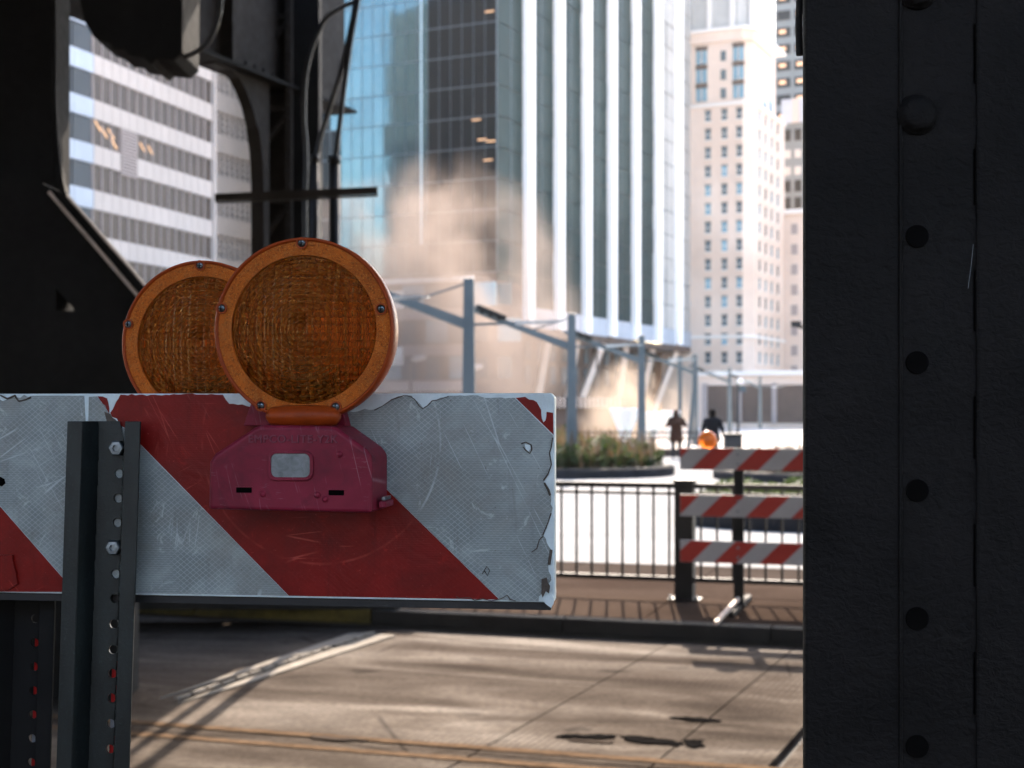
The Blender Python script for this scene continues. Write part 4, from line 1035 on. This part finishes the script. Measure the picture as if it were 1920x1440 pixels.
# unseen added footing behind the near board
X = lambda px, Y: (px-960)/F*Y
ft = thing('kerb_shade_block', (-3.6, 13.4, .15), 'added unseen sloping footing at the far kerb behind the board', 'shade_block')
MB().prism([(-1.02,.15),(-1.25,.80),(-1.75,1.25),(-2.15,1.85),(-2.5,1.9),(-7,1.9),(-7,.15)], 12.95, 13.25).make('kerb_shade_body', M['kerb'], ft)  # added hidden shape, sloped to cast the kerb's shade
MB().box((-8, 14.4, .15), (P(486,762,14.4).x, 14.8, 3.15)).make('shade_wall', M['l_dark'], ST)  # added hidden wall, sized to cast shade on the road's left side

# near right steel column
PC = thing('steel_column', (.62, 1.55, .3), 'thick black painted steel column filling the right edge', 'column')
x0 = P(1509, 762, 1.5).x
xs = [x0, P(1690,762,1.5).x, P(1830,762,1.5).x, .80]
MB().box((x0+.06, 1.514, .3), (xs[3], 1.60, 6)).make('web_plate', M['pillar'], PC)
MB().box((x0, 1.5, .3), (xs[1]-.0012, 1.513, 6)).make('flange_plate', M['pillar'], PC, bevel=.003)
MB().box((xs[1], 1.5012, .3), (xs[2]-.0015, 1.513, 6)).make('cover_plate', M['pillar'], PC, bevel=.002)
MB().box((xs[2], 1.498, .3), (xs[3], 1.513, 6)).make('flange_plate', M['pillar'], PC, bevel=.003)
MB().tube([(xs[1]-.001,1.5,.3),(xs[1]-.001,1.5,6)], .0022, 6).make('weld_bead', M['pillar'], PC)
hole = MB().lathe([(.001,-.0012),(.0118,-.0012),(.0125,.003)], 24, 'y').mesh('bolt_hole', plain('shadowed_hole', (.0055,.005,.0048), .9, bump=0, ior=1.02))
ringm = MB()
N = 28; prof = [(.012,.0012),(.022,-.00012),(.026,-.00015),(.038,.0012)]
ringm.loft([[(r_*math.cos(2*PI*k/N), h_, r_*math.sin(2*PI*k/N)) for k in range(N)] for r_, h_ in prof], False); ringm = ringm.mesh('painted_washer', M['pillar'], True)
nutm = MB().lathe([(.022,.001),(.021,-.0015),(.0185,-.003),(.018,-.007),(.013,-.010),(.001,-.0108)], 24, 'y').mesh('bolt_head', M['pillar'], True)
for i, py in enumerate((-20, 215, 443, 680, 920, 1160, 1400)):
    p = P(1720, py, 1.5)
    if i in (0, 1): put('bolt_head', nutm, PC, (p.x, 1.4995, p.z))
    else: put('bolt_hole', hole, PC, (p.x, 1.5, p.z))
    q = P(1800, py+2, 1.5); put('painted_washer', ringm, PC, (q.x, 1.501, q.z))
a, b = P(1825,458,1.495), P(1815,541,1.495)
MB().tube([a, a.lerp(b,.5)+Vector((.0004,0,0)), b], .00022, 5).make('cobweb', M['bolt'], PC)
MB().tube([P(1507,95,1.5)+Vector((0,.02,0)), P(1505,40,1.5)+Vector((0,.02,0)), P(1507,-10,1.5)+Vector((0,.02,0))], .004, 8).make('paint_drip', M['pillar'], PC)

# ================================================================== NEAR BARRICADE
BO = Vector((.0416, 1.388, 0)); ang = math.atan2(-.075, .568)
ex = Vector((math.cos(ang), math.sin(ang), 0)); ey = Vector((-math.sin(ang), math.cos(ang), 0))
def BP(px, py, off=0):                       # board-frame coordinates of a pixel, off metres behind the board's face
    r = Vector(((px-960)/F, 1, (HZ-py)/F)); o_ = Vector((0,0,CZ))
    t_ = (off-(o_-BO).dot(ey))/r.dot(ey); p = o_+r*t_
    return ((p-BO).dot(ex), off, p.z-2.0)
def B2(px, py, off=0): a = BP(px, py, off); return (a[0], a[2])
BR = thing('barricade', (BO.x, BO.y, 2.0), 'weathered red and white barricade board bolted to perforated steel posts, close up', 'barricade', rz=ang)
def bmake(mb, name, mat, parent=None, smooth=False, bevel=0, seg=2):   # board-frame mesh -> child
    o = bpy.data.objects.new(name, mb.mesh(name, mat, smooth)); col.objects.link(o)
    o.location = BR.location; o.rotation_euler = BR.rotation_euler
    adopt(o, parent)
    if bevel:
        m = o.modifiers.new('bevel', 'BEVEL'); m.width = bevel; m.segments = seg; m.limit_method = 'ANGLE'; m.angle_limit = R(35)
    return o
zt = B2(1040,737)[1]; zb = B2(1038,1130)[1]
bd = bmake(MB().prism([(-1.05, zb), (-.001, zb), (0, zb+.003), (0, zt-.004), (-.004, zt), (-1.05, zt)], 0, .016), 'board', M['bare'], BR, bevel=.0012)
bmake(MB().box((-1.05, .004, zb-.008), (-.004, .013, zb-.0005)), 'lower_rib', M['rubber'], bd)
rnd = random.Random(3)
def jag(pts, ragged, amp=1.6, step=7):
    out = []
    for i, p in enumerate(pts):
        q = pts[(i+1) % len(pts)]; out.append(p)
        if i in ragged:
            L = math.dist(p, q); n = max(1, int(L/step))
            for k in range(1, n):
                t_ = k/n; nx, ny = -(q[1]-p[1])/L, (q[0]-p[0])/L; d = rnd.gauss(0, amp)
                out.append((p[0]+(q[0]-p[0])*t_+nx*d, p[1]+(q[1]-p[1])*t_+ny*d))
    return out
def sheet(name, pts, mat, ragged=(), amp=1.6, off=-.0006, under=True):
    j = jag(pts, ragged, amp)
    o = bmake(MB().prism([B2(*p) for p in j], off, -.00005), name, mat, bd)
    return o
zbp = 1117
sheet('red_sheeting', [(226,740),(418,740),(430,757),(470,763),(566,762),(936,1124),(542,1117),(264,833),(236,803),(207,774)], M['red_sheet'], (0,1,2,8,9), 1.2)
sheet('white_sheeting', [(-190,746),(-20,744),(6,752),(24,745),(60,742),(158,742),(161,800),(233,803),(263,834),(541,1117),(142,1110),(-1,946)], M['white_sheet'], (0,1,2,3), 1.2)
sheet('red_sheeting', [(-585,745),(-191,746),(-2,947),(141,1110),(-200,1108)], M['red_sheet'], (0,))
sheet('white_sheeting', [(566,761),(640,775),(700,768),(718,760),(747,743),(772,742),(782,752),(794,765),(805,757),(825,746),(856,742),(887,741),(920,746),(955,746),(965,746),(1037,817),
      (1030,850),(1035,872),(1020,902),(1033,930),(1034,960),(1019,1004),(1033,1030),(1028,1062),(1034,1088),(1018,1112),(1010,1127),(960,1126),(937,1124)], M['white_sheet'], set(range(1,14))|set(range(15,26)), 1.4)
sheet('red_sheeting', [(967,746),(985,744),(1000,750),(1010,760),(1015,778),(1019,792),(1023,788),(1025,772),(1037,774),(1038,815)], M['red_sheet'], (0,1,2,3,4,5,6,7), 1.0)
# scrap left of the torn gap, curled flaps and dark torn backing paper
sheet('white_scrap', [(167,744),(182,743),(200,768),(207,782),(214,794),(196,798),(166,798)], M['white_sheet'], (1,2,3))
sheet('red_scrap', [(183,743),(201,747),(205,765),(205,775),(199,765)], M['red_sheet'], (0,1,2))
for pts in ([(0,1040),(26,1040),(36,1094),(20,1104),(-30,1108)],):
    sheet('torn_flap', pts, M['red_sheet'], (1,2), 1.0, -.004)
sheet('torn_backing', [(196,772),(207,776),(222,794),(216,801),(203,797)], M['torn'], (0,1,2,3), 1.0, -.0009)
def tear(pts, w=2.2):                           # thin curled brown edge along a rip
    k = MB(); q = [Vector(BP(a+rnd.gauss(0,1.0), b+rnd.gauss(0,1.0), -.0009)) for a, b in pts]
    k.tube(q, [w/1900*.5*rnd.uniform(.5,1.3) for _ in q], 6); return bmake(k, 'torn_edge', M['torn'], bd)
tear([(700,770),(718,761),(733,749),(747,744),(760,742),(772,743),(778,749),(786,759),(794,766),(802,760),(812,752),(825,747),(840,744)])
tear([(1036,820),(1031,838),(1030,850),(1035,871),(1028,888),(1020,902)], 3); tear([(1021,905),(1028,918),(1033,930)], 4.5)
tear([(1034,962),(1029,980),(1019,1003)], 3); tear([(1018,1006),(1012,1012),(1005,1030),(998,1034)], 2.6); tear([(1033,1032),(1028,1060)], 5)
tear([(978,832),(986,829),(995,833),(997,842),(992,849),(985,843),(980,838)], 2.6)
bmake(MB().prism([B2(*p) for p in ((984,833),(994,834),(995,841),(990,848),(986,842))], -.0011, -.0004), 'bare_spot', M['bare'], bd)
bmake(MB().prism([B2(*p) for p in jag([(0,893),(9,898),(11,906),(4,912),(-6,906)], (0,1,2,3), 1)], -.0011, -.0004), 'puncture', M['dark_slot'], bd)
for cx_, cy_ in ((913,758),(884,985),(987,838),(1025,836),(730,1130)):
    pass
for pts in ([(0,742),(14,748),(28,744),(34,752),(50,750),(58,744)], [(945,1064),(912,1082),(908,1072)], [(1000,1034),(1016,1012)]):
    if len(pts) > 3: tear(pts, 4)
tear([(905,1075),(912,1061),(917,1070),(914,1080),(909,1072)], 1.8)
tear([(855,1118),(862,1124),(880,1120),(890,1126),(905,1122),(922,1127),(940,1121),(950,1116),(957,1125),(966,1128)], 2.4)
# bent lower corner
bmake(MB().prism([B2(*p, -.001) for p in ((1018,1120),(1034,1112),(1040,1122),(1038,1132),(1034,1139),(1028,1135),(1022,1130))], -.004, -.001), 'bent_corner', M['bare'], bd)
bmake(MB().prism([B2(*p, -.002) for p in jag([(1016,1085),(1026,1082),(1032,1098),(1030,1112),(1024,1108),(1018,1120),(1016,1104)], (0,1,2,3,4,5), 1.5)], -.005, -.0045), 'dirt_patch', M['torn'], bd)

# perforated U-channel posts
def uchannel(name, x_l, x_r, top, lean, off, parent, holes, bolts, zlow=-1.68, hole_r=.0047):
    """profile: rim flange, side, back web, side, rim flange; the web carries real holes"""
    w = x_r-x_l; fw = w*.21; sw = w*.06; wl, wr = x_l+fw+sw*2, x_r-fw-sw*2; dep = .020
    def sh(z): return (z-top)*lean
    def strip(xa, ya, xb, yb, nm, th=.003):
        k = MB(); d = Vector((xb-xa, yb-ya)).normalized(); n_ = Vector((-d.y, d.x))*th
        vs_ = []
        for z in (zlow, top): 
            s_ = sh(z); vs_ += [(xa+s_, ya, z), (xb+s_, yb, z), (xb+s_+n_.x, yb+n_.y, z), (xa+s_+n_.x, ya+n_.y, z)]
        k.add(vs_, [(0,3,2,1),(4,5,6,7),(0,1,5,4),(1,2,6,5),(2,3,7,6),(3,0,4,7)]); return bmake(k, nm, M['post'], post, bevel=.0007)
    # web with holes: cells between hole centres
    hx = (wl+wr)/2+w*.12
    k = MB(); zs = sorted(holes, reverse=True)
    cells = []; zprev = top
    for i, z in enumerate(zs):
        nz = (zs[i+1] if i+1 < len(zs) else None); lo = (z+nz)/2 if nz is not None else z-.0125
        cells.append((z, zprev, lo)); zprev = lo
    th = .003
    yb = off
    for z, hi, lo in cells:
        s_ = sh(z); n_ = 20; ring = [(hx+s_+hole_r*math.cos(2*PI*a/n_), z+hole_r*math.sin(2*PI*a/n_)) for a in range(n_)]
        outer = []
        for a in range(n_):
            c_, s2 = math.cos(2*PI*a/n_), math.sin(2*PI*a/n_)
            tx = ((wr-hx) if c_ > 0 else (hx-wl))/abs(c_) if abs(c_) > 1e-6 else 9; tz = ((hi-z) if s2 > 0 else (z-lo))/abs(s2) if abs(s2) > 1e-6 else 9
            t_ = min(tx, tz); outer.append((hx+s_+c_*t_, z+s2*t_))
        for y in (yb, yb+th):
            k.add([(x, y, zz) for x, zz in ring]+[(x, y, zz) for x, zz in outer], [(a, (a+1)%n_, (a+1)%n_+n_, a+n_) for a in range(n_)])
            for cx_, cz_, a_, b_ in ((wr, hi, None, None), (wl, hi, None, None), (wl, lo, None, None), (wr, lo, None, None)):
                best = sorted(range(n_), key=lambda a: (outer[a][0]-cx_-s_)**2+(outer[a][1]-cz_)**2)[:2]
                k.add([(outer[best[0]][0], y, outer[best[0]][1]), (cx_+s_, y, cz_), (outer[best[1]][0], y, outer[best[1]][1])], [(0,1,2)])
        k.add([(x, yb, zz) for x, zz in ring]+[(x, yb+th, zz) for x, zz in ring], [(a, (a+1)%n_, (a+1)%n_+n_, a+n_) for a in range(n_)])
    post = bmake(k, name, M['post'], parent)
    if zprev > zlow: 
        s_ = sh(zprev); s2 = sh(zlow)
        bmake(MB().add([(wl+s2,yb,zlow),(wr+s2,yb,zlow),(wr+s2,yb+th,zlow),(wl+s2,yb+th,zlow),(wl+s_,yb,zprev),(wr+s_,yb,zprev),(wr+s_,yb+th,zprev),(wl+s_,yb+th,zprev)],
            [(0,3,2,1),(4,5,6,7),(0,1,5,4),(1,2,6,5),(2,3,7,6),(3,0,4,7)]), 'lower_web', M['post'], post)
    strip(x_l, off-dep, x_l+fw, off-dep, 'post_flange'); strip(x_r-fw, off-dep, x_r, off-dep, 'post_flange')
    strip(x_l+fw, off-dep+.001, wl, off+th, 'post_side', .0025); strip(wr, off+th, x_r-fw, off-dep+.001, 'post_side', .0025)
    bm_ = MB().lathe([(.0085,0),(.0085,-.006),(.0070,-.0075),(.0035,-.0078),(.0033,-.0050)], 6, 'y').mesh('bolt', M['bolt'])
    for z in bolts:
        o = bpy.data.objects.new('bolt', bm_); col.objects.link(o); p = Matrix.Translation(BR.location) @ BR.rotation_euler.to_matrix().to_4x4() @ Vector((hx+sh(z)-.001, off-.0005, z))
        o.location = p; o.rotation_euler = BR.rotation_euler; adopt(o, post)
    return post
off1 = -.0035
xl_, xr_ = B2(126,790,-.0235)[0], B2(263,790,-.0235)[0]; top_ = B2(190,790,-.0235)[1]
zz = lambda py: B2(212,py,off1)[1]
lean = (B2(105,1440,-.0235)[0]-B2(126,790,-.0235)[0])/(B2(105,1440,-.0235)[1]-B2(126,790,-.0235)[1])
hl = [zz(y) for y in (840,888,934,980,1026,1076,1122,1170,1218,1263,1309,1357,1405,1452)]
uchannel('post', xl_, xr_, top_, lean, off1, BR, hl, [hl[0], hl[4]])
# rear post, lower, behind the board
off2 = .045
xl2, xr2 = B2(-28,1110,.03)[0], B2(108,1110,.03)[0]; 
zz2 = lambda py: B2(66,py,off2)[1]
hl2 = [zz2(y) for y in (1115,1160,1205,1250,1295,1340,1385,1430,1476)]
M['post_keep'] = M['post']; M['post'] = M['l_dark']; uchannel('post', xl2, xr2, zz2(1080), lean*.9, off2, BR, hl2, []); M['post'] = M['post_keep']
# striped reflector strips seen through the holes
def refl(xc, y, z0, z1, lean_, w, cols, parent, top):
    n = len(cols)
    for i, c_ in enumerate(cols):
        a, b = z1-(z1-z0)*i/n, z1-(z1-z0)*(i+1)/n; sa, sb = (a-top)*lean_, (b-top)*lean_
        bmake(MB().add([(xc-w+sb,y,b),(xc+w+sb,y,b),(xc+w+sa,y,a),(xc-w+sa,y,a),(xc-w+sb,y+.002,b),(xc+w+sb,y+.002,b),(xc+w+sa,y+.002,a),(xc-w+sa,y+.002,a)],
            [(0,3,2,1),(4,5,6,7),(0,1,5,4),(1,2,6,5),(2,3,7,6),(3,0,4,7)]), 'reflector_strip', M['post_strip_white' if c_ == 'w' else 'post_strip_red'], parent)
w1 = xr_-xl_; hx1 = (xl_+xr_)/2+w1*.12
refl(hx1, off1+.012, zz(1425), zz(1238), lean, .0055, 'rrwr', BR, top_)
w2_ = xr2-xl2; hx2 = (xl2+xr2)/2+w2_*.12
refl(hx2, off2+.012, zz2(1455), zz2(1182), lean*.9, .0055, 'rrrrwr', BR, zz2(1080))
# feet far below, out of the picture
bmake(MB().box((xl_-.1, -.5, -1.70), (xl_-.04, .5, -1.66)), 'skid', M['post'], BR)

# ================================================================== WARNING LIGHTS
def lens_mesh(name, R_, mat, front=True):
    """ribbed shell: smooth outside, concentric steps broken by a grid of little prisms inside"""
    nr, na = 84, 224; v = []; f = []
    sg = -1 if front else 1
    for side in (0, 1):
        for i in range(nr+1):
            r = R_*(i/nr); rr = i/nr
            for k in range(na):
                a = 2*PI*k/na; x, z = r*math.cos(a), r*math.sin(a)
                dome = .013*(1-rr*rr)
                if side == 0: y = sg*(dome)
                else:
                    step = (r/.0042) % 1.0; gx, gz_ = int(math.floor(x/.0075+.5)), int(math.floor(z/.0075+.5))
                    blk = ((gx*7+gz_*13) % 3-1)*.0007; cx_ = x/.0075+.5-gx-.5+0; 
                    cyl = (.0016 if (gx % 2 == 0) else -.0008)*(1-(2*((x/.0075+.5) % 1)-1)**2)
                    cyl2 = .0009*(1-(2*((z/.0075+.5) % 1)-1)**2) if abs(z) < R_*.8 else 0
                    y = sg*(dome-.0030-(.0024*step if rr > .10 else .001)-blk*1.0-cyl*.8-cyl2*1.0)
                    if rr > .985: y = sg*(-.0012)
                v.append((x, y, z))
    for side in (0, 1):
        o_ = side*(nr+1)*na
        for i in range(nr):
            for k in range(na):
                q = (o_+i*na+k, o_+i*na+(k+1)%na, o_+(i+1)*na+(k+1)%na, o_+(i+1)*na+k)
                f.append(q if side == 0 else q[::-1])
    o_ = (nr+1)*na
    for k in range(na): f.append((nr*na+k, nr*na+(k+1)%na, o_+nr*na+(k+1)%na, o_+nr*na+k))
    me = bpy.data.meshes.new(name); me.from_pydata(v, [], f); bm = bmesh.new(); bm.from_mesh(me)
    bmesh.ops.remove_doubles(bm, verts=bm.verts, dist=1e-6); bmesh.ops.recalc_face_normals(bm, faces=bm.faces); bm.to_mesh(me); bm.free()
    me.materials.append(mat); return me
RL = .0885; RI = .0718
FL = lens_mesh('front_lens', RI, M['amber'])
def annulus(name, r0, r1, y0, y1, mat, n=96, dom=0):
    prof = [(r0, y0), (r1, y0), (r1, y1), (r0, y1), (r0, y0)]
    return MB().loft([[(r*math.cos(2*PI*k/n), h, r*math.sin(2*PI*k/n)) for k in range(n)] for r, h in prof], False).mesh(name, mat)
ring_me = annulus('reflector_ring', RI, RL-.0035, -.0015, .006, M['ring'])
rim_me = MB().loft([[(r*math.cos(2*PI*k/96), h, r*math.sin(2*PI*k/96)) for k in range(96)] for r, h in ((RL-.0035,-.0015),(RL-.002,-.0042),(RL,-.003),(RL,.018),(RL-.004,.040),(RL-.009,.042),(RL-.009,.030),(RL-.0035,.006),(RL-.0035,-.0015))], False).mesh('rim', M['amber_solid'], True)
rear_me = MB().lathe([(RL-.010,.034),(RL*.7,.042),(RL*.35,.046),(.0005,.047),(.0005,.044),(RL*.35,.043),(RL*.7,.039),(RL-.012,.032)], 64, 'y').mesh('rear_lens', M['amber_rear'], True)
inner_ring = annulus('lens_collar', RI-.002, RI, .004, .030, M['amber_solid'])
bulb_me = MB().lathe([(.0005,-.004),(.005,-.002),(.008,.004),(.008,.012),(.010,.016),(.010,.028)], 20, 'y').mesh('bulb', M['inner'], True)
screw_me = MB().lathe([(.0005,-.0030),(.0026,-.0026),(.0036,-.0012),(.0038,.0004)], 20, 'y').mesh('screw', M['bolt'], True)
sx_me = MB().box((-.0024,-.0034,-.0005), (.0024,-.0027,.0005)).box((-.0005,-.00335,-.0024), (.0005,-.0027,.0024)).mesh('screw_slot', M['dark_slot'])
seat_me = annulus('screw_seat', .0042, .0056, -.0022, -.0005, M['amber_solid'], 24)
def warning_light(px, py, off, label, front):
    c = BP(px, py, off); R3 = BR.rotation_euler.to_matrix()
    W = lambda v: tuple(BR.location+R3 @ Vector(v))
    t = thing('warning_light', W((c[0], off, c[2]-.10)), label, 'warning light', rz=ang)
    def pt(name, me, par, v): return put(name, me, par, W((c[0]+v[0], off+v[1], c[2]+v[2])), (0,0,ang))
    pt('front_lens', FL, t, (0,0,0)); pt('reflector_ring', ring_me, t, (0,0,0)); pt('rim', rim_me, t, (0,0,0)); pt('rear_lens', rear_me, t, (0,0,0))
    pt('lens_collar', inner_ring, t, (0,0,0)); pt('bulb', bulb_me, t, (-.006,.012,0)) 
    k = MB().box((-.028,.014,-.064), (.028,.024,-.040)); k2 = k.mesh('circuit_board', M['dark_slot']); pt('circuit_board', k2, t, (0,0,0))
    for dx, dy in ((-3,-161),(-158,-41),(148,-37),(-82,142),(62,144)):
        s_ = pt('screw', screw_me, t, (dx/1935, -.0015, -dy/1935)); pt('screw_slot', sx_me, s_, (dx/1935, -.0015, -dy/1935)); pt('screw_seat', seat_me, s_, (dx/1935, -.0015, -dy/1935))
    # clip neck
    nk = MB(); rings = []
    for xx, rz_, ry_ in ((-.036,.004,.006),(-.032,.0085,.011),(-.020,.0105,.014),(0,.011,.015),(.020,.0105,.014),(.032,.0085,.011),(.036,.004,.006)):
        rings.append([(xx, -.002+ry_*math.cos(a*PI/8)*.9, -.0835+rz_*math.sin(a*PI/8)) for a in range(16)])
    pt('lens_neck', nk.loft(rings).mesh('lens_neck', M['amber_solid'], True), t, (0,0,0))
    return t, W
t1, W1 = warning_light(570, 618, -.048, 'large amber round warning light on magenta battery case, in front', True)
t2, W2 = warning_light(379, 644, .083, 'second amber warning light half hidden behind the big one and the board', False)
# front light's battery case, in board-frame coordinates
fo = -.066
poly = [(390,955),(392,866),(402,851),(478,801),(490,797),(618,799),(632,803),(686,842),(697,856),(697,962)]
fr_ = [B2(a, b, fo) for a, b in poly]
cxm = sum(p[0] for p in fr_)/len(fr_)
k = MB(); n = len(fr_)
def grow(p, g): return (cxm+(p[0]-cxm)*(1+g), -.119+(p[1]+.119)*(1+g*.6))
rings = [[(grow(p,-.012)[0], fo, grow(p,-.012)[1]) for p in fr_], [(p[0], fo+.004, p[1]) for p in fr_], [(grow(p,.01)[0], -.012, grow(p,.01)[1]) for p in fr_], [(grow(p,.012)[0], -.001, grow(p,.012)[1]) for p in fr_]]
k.loft(rings)
def wmake(mb, name, mat, par, smooth=False, bevel=0, seg=3):
    return bmake(mb, name, mat, par, smooth, bevel, seg)
case = wmake(k, 'battery_case', M['case'], t1, False, .0035)
# raised window frame, window, slots, rivets, lettering
def rrect(x0, y0, x1, y1, r, off, n=5):
    (a, c), (b, d) = B2(x0, y0, off), B2(x1, y1, off); r = r/1950; out = []
    for cx_, cz_, s0 in ((b-r, c-r, 0), (a+r, c-r, 90), (a+r, d+r, 180), (b-r, d+r, 270)):
        for k_ in range(n+1): th = R(s0+90*k_/n); out.append((cx_+r*math.cos(th), cz_+r*math.sin(th)))
    return out
o1 = rrect(503, 845, 588, 901, 15, fo); i1 = rrect(509, 850, 582, 895, 11, fo)
k = MB(); k.loft([[(x, fo+.001, z) for x, z in o1], [(x, fo-.0028, z) for x, z in o1], [(x, fo-.0028, z) for x, z in i1], [(x, fo-.0005, z) for x, z in i1]], False)
wmake(k, 'window_frame', M['case'], case, False, .0006)
wmake(MB().prism(i1, fo-.0012, fo+.001), 'photocell_window', M['cell'], case)
for q in ((443,914,472,924), (616,919,645,929)):
    wmake(MB().prism(rrect(*q, 1, fo, 1), fo-.0004, fo+.002), 'slot', M['dark_slot'], case)
    wmake(MB().prism(rrect(q[0]-2, q[1]-2, q[2]+2, q[1]-.6, .5, fo, 1), fo-.001, fo+.001), 'slot_lip', M['case'], case)
for q in ((493,926), (595,928), (637,852), (610,936)):
    a, c = B2(*q, fo); wmake(MB().lathe([(.0034,.001),(.0032,-.0008),(.0018,-.0018),(.0004,-.0020)], 14, 'y', (a, fo, c)), 'rivet', M['case'], case, True)
a, c = B2(726, 932, -.03); wmake(MB().box((a-.002,-.045,c-.002), (a+.0015,-.02,c+.001)), 'hinge_clip', M['bolt'], case)
wmake(MB().box((a-.004,-.05,c-.009), (a+.003,-.015,c-.003)), 'hinge_lug', M['case'], case, False, .001)
tx = bpy.data.curves.new('lettering', 'FONT'); tx.body = 'EMPCO-LITE-Y2K'; tx.size = .0105; tx.extrude = .0009; tx.align_x = 'CENTER'; tx.space_character = 1.12; tx.bevel_depth = .00015
M['worn'] = plain('worn_raised_letters', (.20,.035,.06), .5, bump=0); tx.materials.append(M['worn']); a, c = B2(549, 830, fo)
tmp = bpy.data.objects.new('lettering', tx); lm_ = bpy.data.meshes.new_from_object(tmp); bpy.data.objects.remove(tmp)
to = bpy.data.objects.new('lettering', lm_); col.objects.link(to)
to.location = Vector(BR.location)+BR.rotation_euler.to_matrix() @ Vector((a, fo-.0003, c)); to.rotation_euler = (R(90), 0, ang); adopt(to, case)
# mounting tab behind neck
tb = [B2(*p, -.01) for p in ((462,798),(480,745),(500,740),(640,742),(655,800))]
wmake(MB().prism(tb, -.02, -.002), 'mounting_tab', M['case'], case, False, .001)
# rear light's case hidden behind the board
c = BP(379, 644, .083)
k = MB().prism([(c[0]-.08, c[2]-.185), (c[0]+.08, c[2]-.185), (c[0]+.08, c[2]-.125), (c[0]+.045, c[2]-.09), (c[0]-.045, c[2]-.09), (c[0]-.08, c[2]-.125)], .018, .105)
wmake(k, 'battery_case', M['case'], t2, False, .003)

# ================================================================== STEAM
def steam(name, label, c, size, dens, seed, sc, cols=(.25,.21,.19), top=.8):
    k = NT(name+'_volume'); nt = k.t; nt.nodes.remove(k.b)
    v = k.n('ShaderNodeVolumePrincipled'); v.inputs['Color'].default_value = (*cols, 1); v.inputs['Anisotropy'].default_value = .45
    co = k.co('Generated'); obj = k.co('Object')
    g = k.map(co, (2,2,2), loc=(-1,-1,-1))
    warp = k.n('ShaderNodeTexNoise'); k.l(obj, warp.inputs[0]); warp.inputs['Scale'].default_value = sc*.6; warp.inputs['Detail'].default_value = 3
    wv = k.n('ShaderNodeVectorMath', operation='MULTIPLY_ADD'); k.l(warp.outputs[1], wv.inputs[0]); wv.inputs[1].default_value = (1.1,1.1,1.1); k.l(g, wv.inputs[2])
    sub = k.n('ShaderNodeVectorMath', operation='SUBTRACT'); k.l(wv.outputs[0], sub.inputs[0]); sub.inputs[1].default_value = (.55,.55,.55)
    ln = k.n('ShaderNodeVectorMath', operation='LENGTH'); k.l(sub.outputs[0], ln.inputs[0])
    fall = k.ramp(ln.outputs['Value'], .35, .95, 1, 0)
    nz = k.noise(k.map(obj, (1,1,.8), loc=(seed,seed*.7,0)), sc, 5, .62, .5)
    cl = k.ramp(nz, .37, .64)
    edge_ = k.n('ShaderNodeVectorMath', operation='LENGTH'); k.l(g, edge_.inputs[0]); ef = k.ramp(edge_.outputs['Value'], .8, 1.0, 1, 0)
    d = k.m2('MULTIPLY', k.m2('MULTIPLY', k.m2('MULTIPLY', fall, cl), ef), dens); k.l(d, v.inputs['Density']); k.l(v.outputs[0], k.out.inputs['Volume'])
    mb = MB(); n = 20; rings = []
    for i in range(1, 12):
        th = PI*i/12; rings.append([(size[0]*math.sin(th)*math.cos(2*PI*a/n), size[1]*math.sin(th)*math.sin(2*PI*a/n), -size[2]*math.cos(th)) for a in range(n)])
    mb.loft(rings); o = mb.make(name, k.m, None, loc=c)
    props(o, label, 'steam', kind='stuff'); return o
steam('steam_plume', 'big tan plume of backlit steam drifting in front of the glass tower', tuple(P(815, 585, 78)), (9.8, 6.0, 10.0), .46, 8.4, .24)
steam('steam_puff', 'small bright puff of steam rising behind the people', tuple(P(1195, 775, 66)), (3.2, 2.2, 3.0), .9, 4.7, .5, (.42,.35,.29))

# thin sunlit air between here and the towers
k = NT('haze_air'); k.t.nodes.remove(k.b); v = k.n('ShaderNodeVolumePrincipled'); v.inputs['Color'].default_value = (1, .97, .93, 1); v.inputs['Anisotropy'].default_value = .3
v.inputs['Density'].default_value = .00006; k.l(v.outputs[0], k.out.inputs['Volume'])
hz_ = MB().box((-420, -330, -1.4), (420, 520, 120)).make('haze', k.m); props(hz_, kind='stuff')
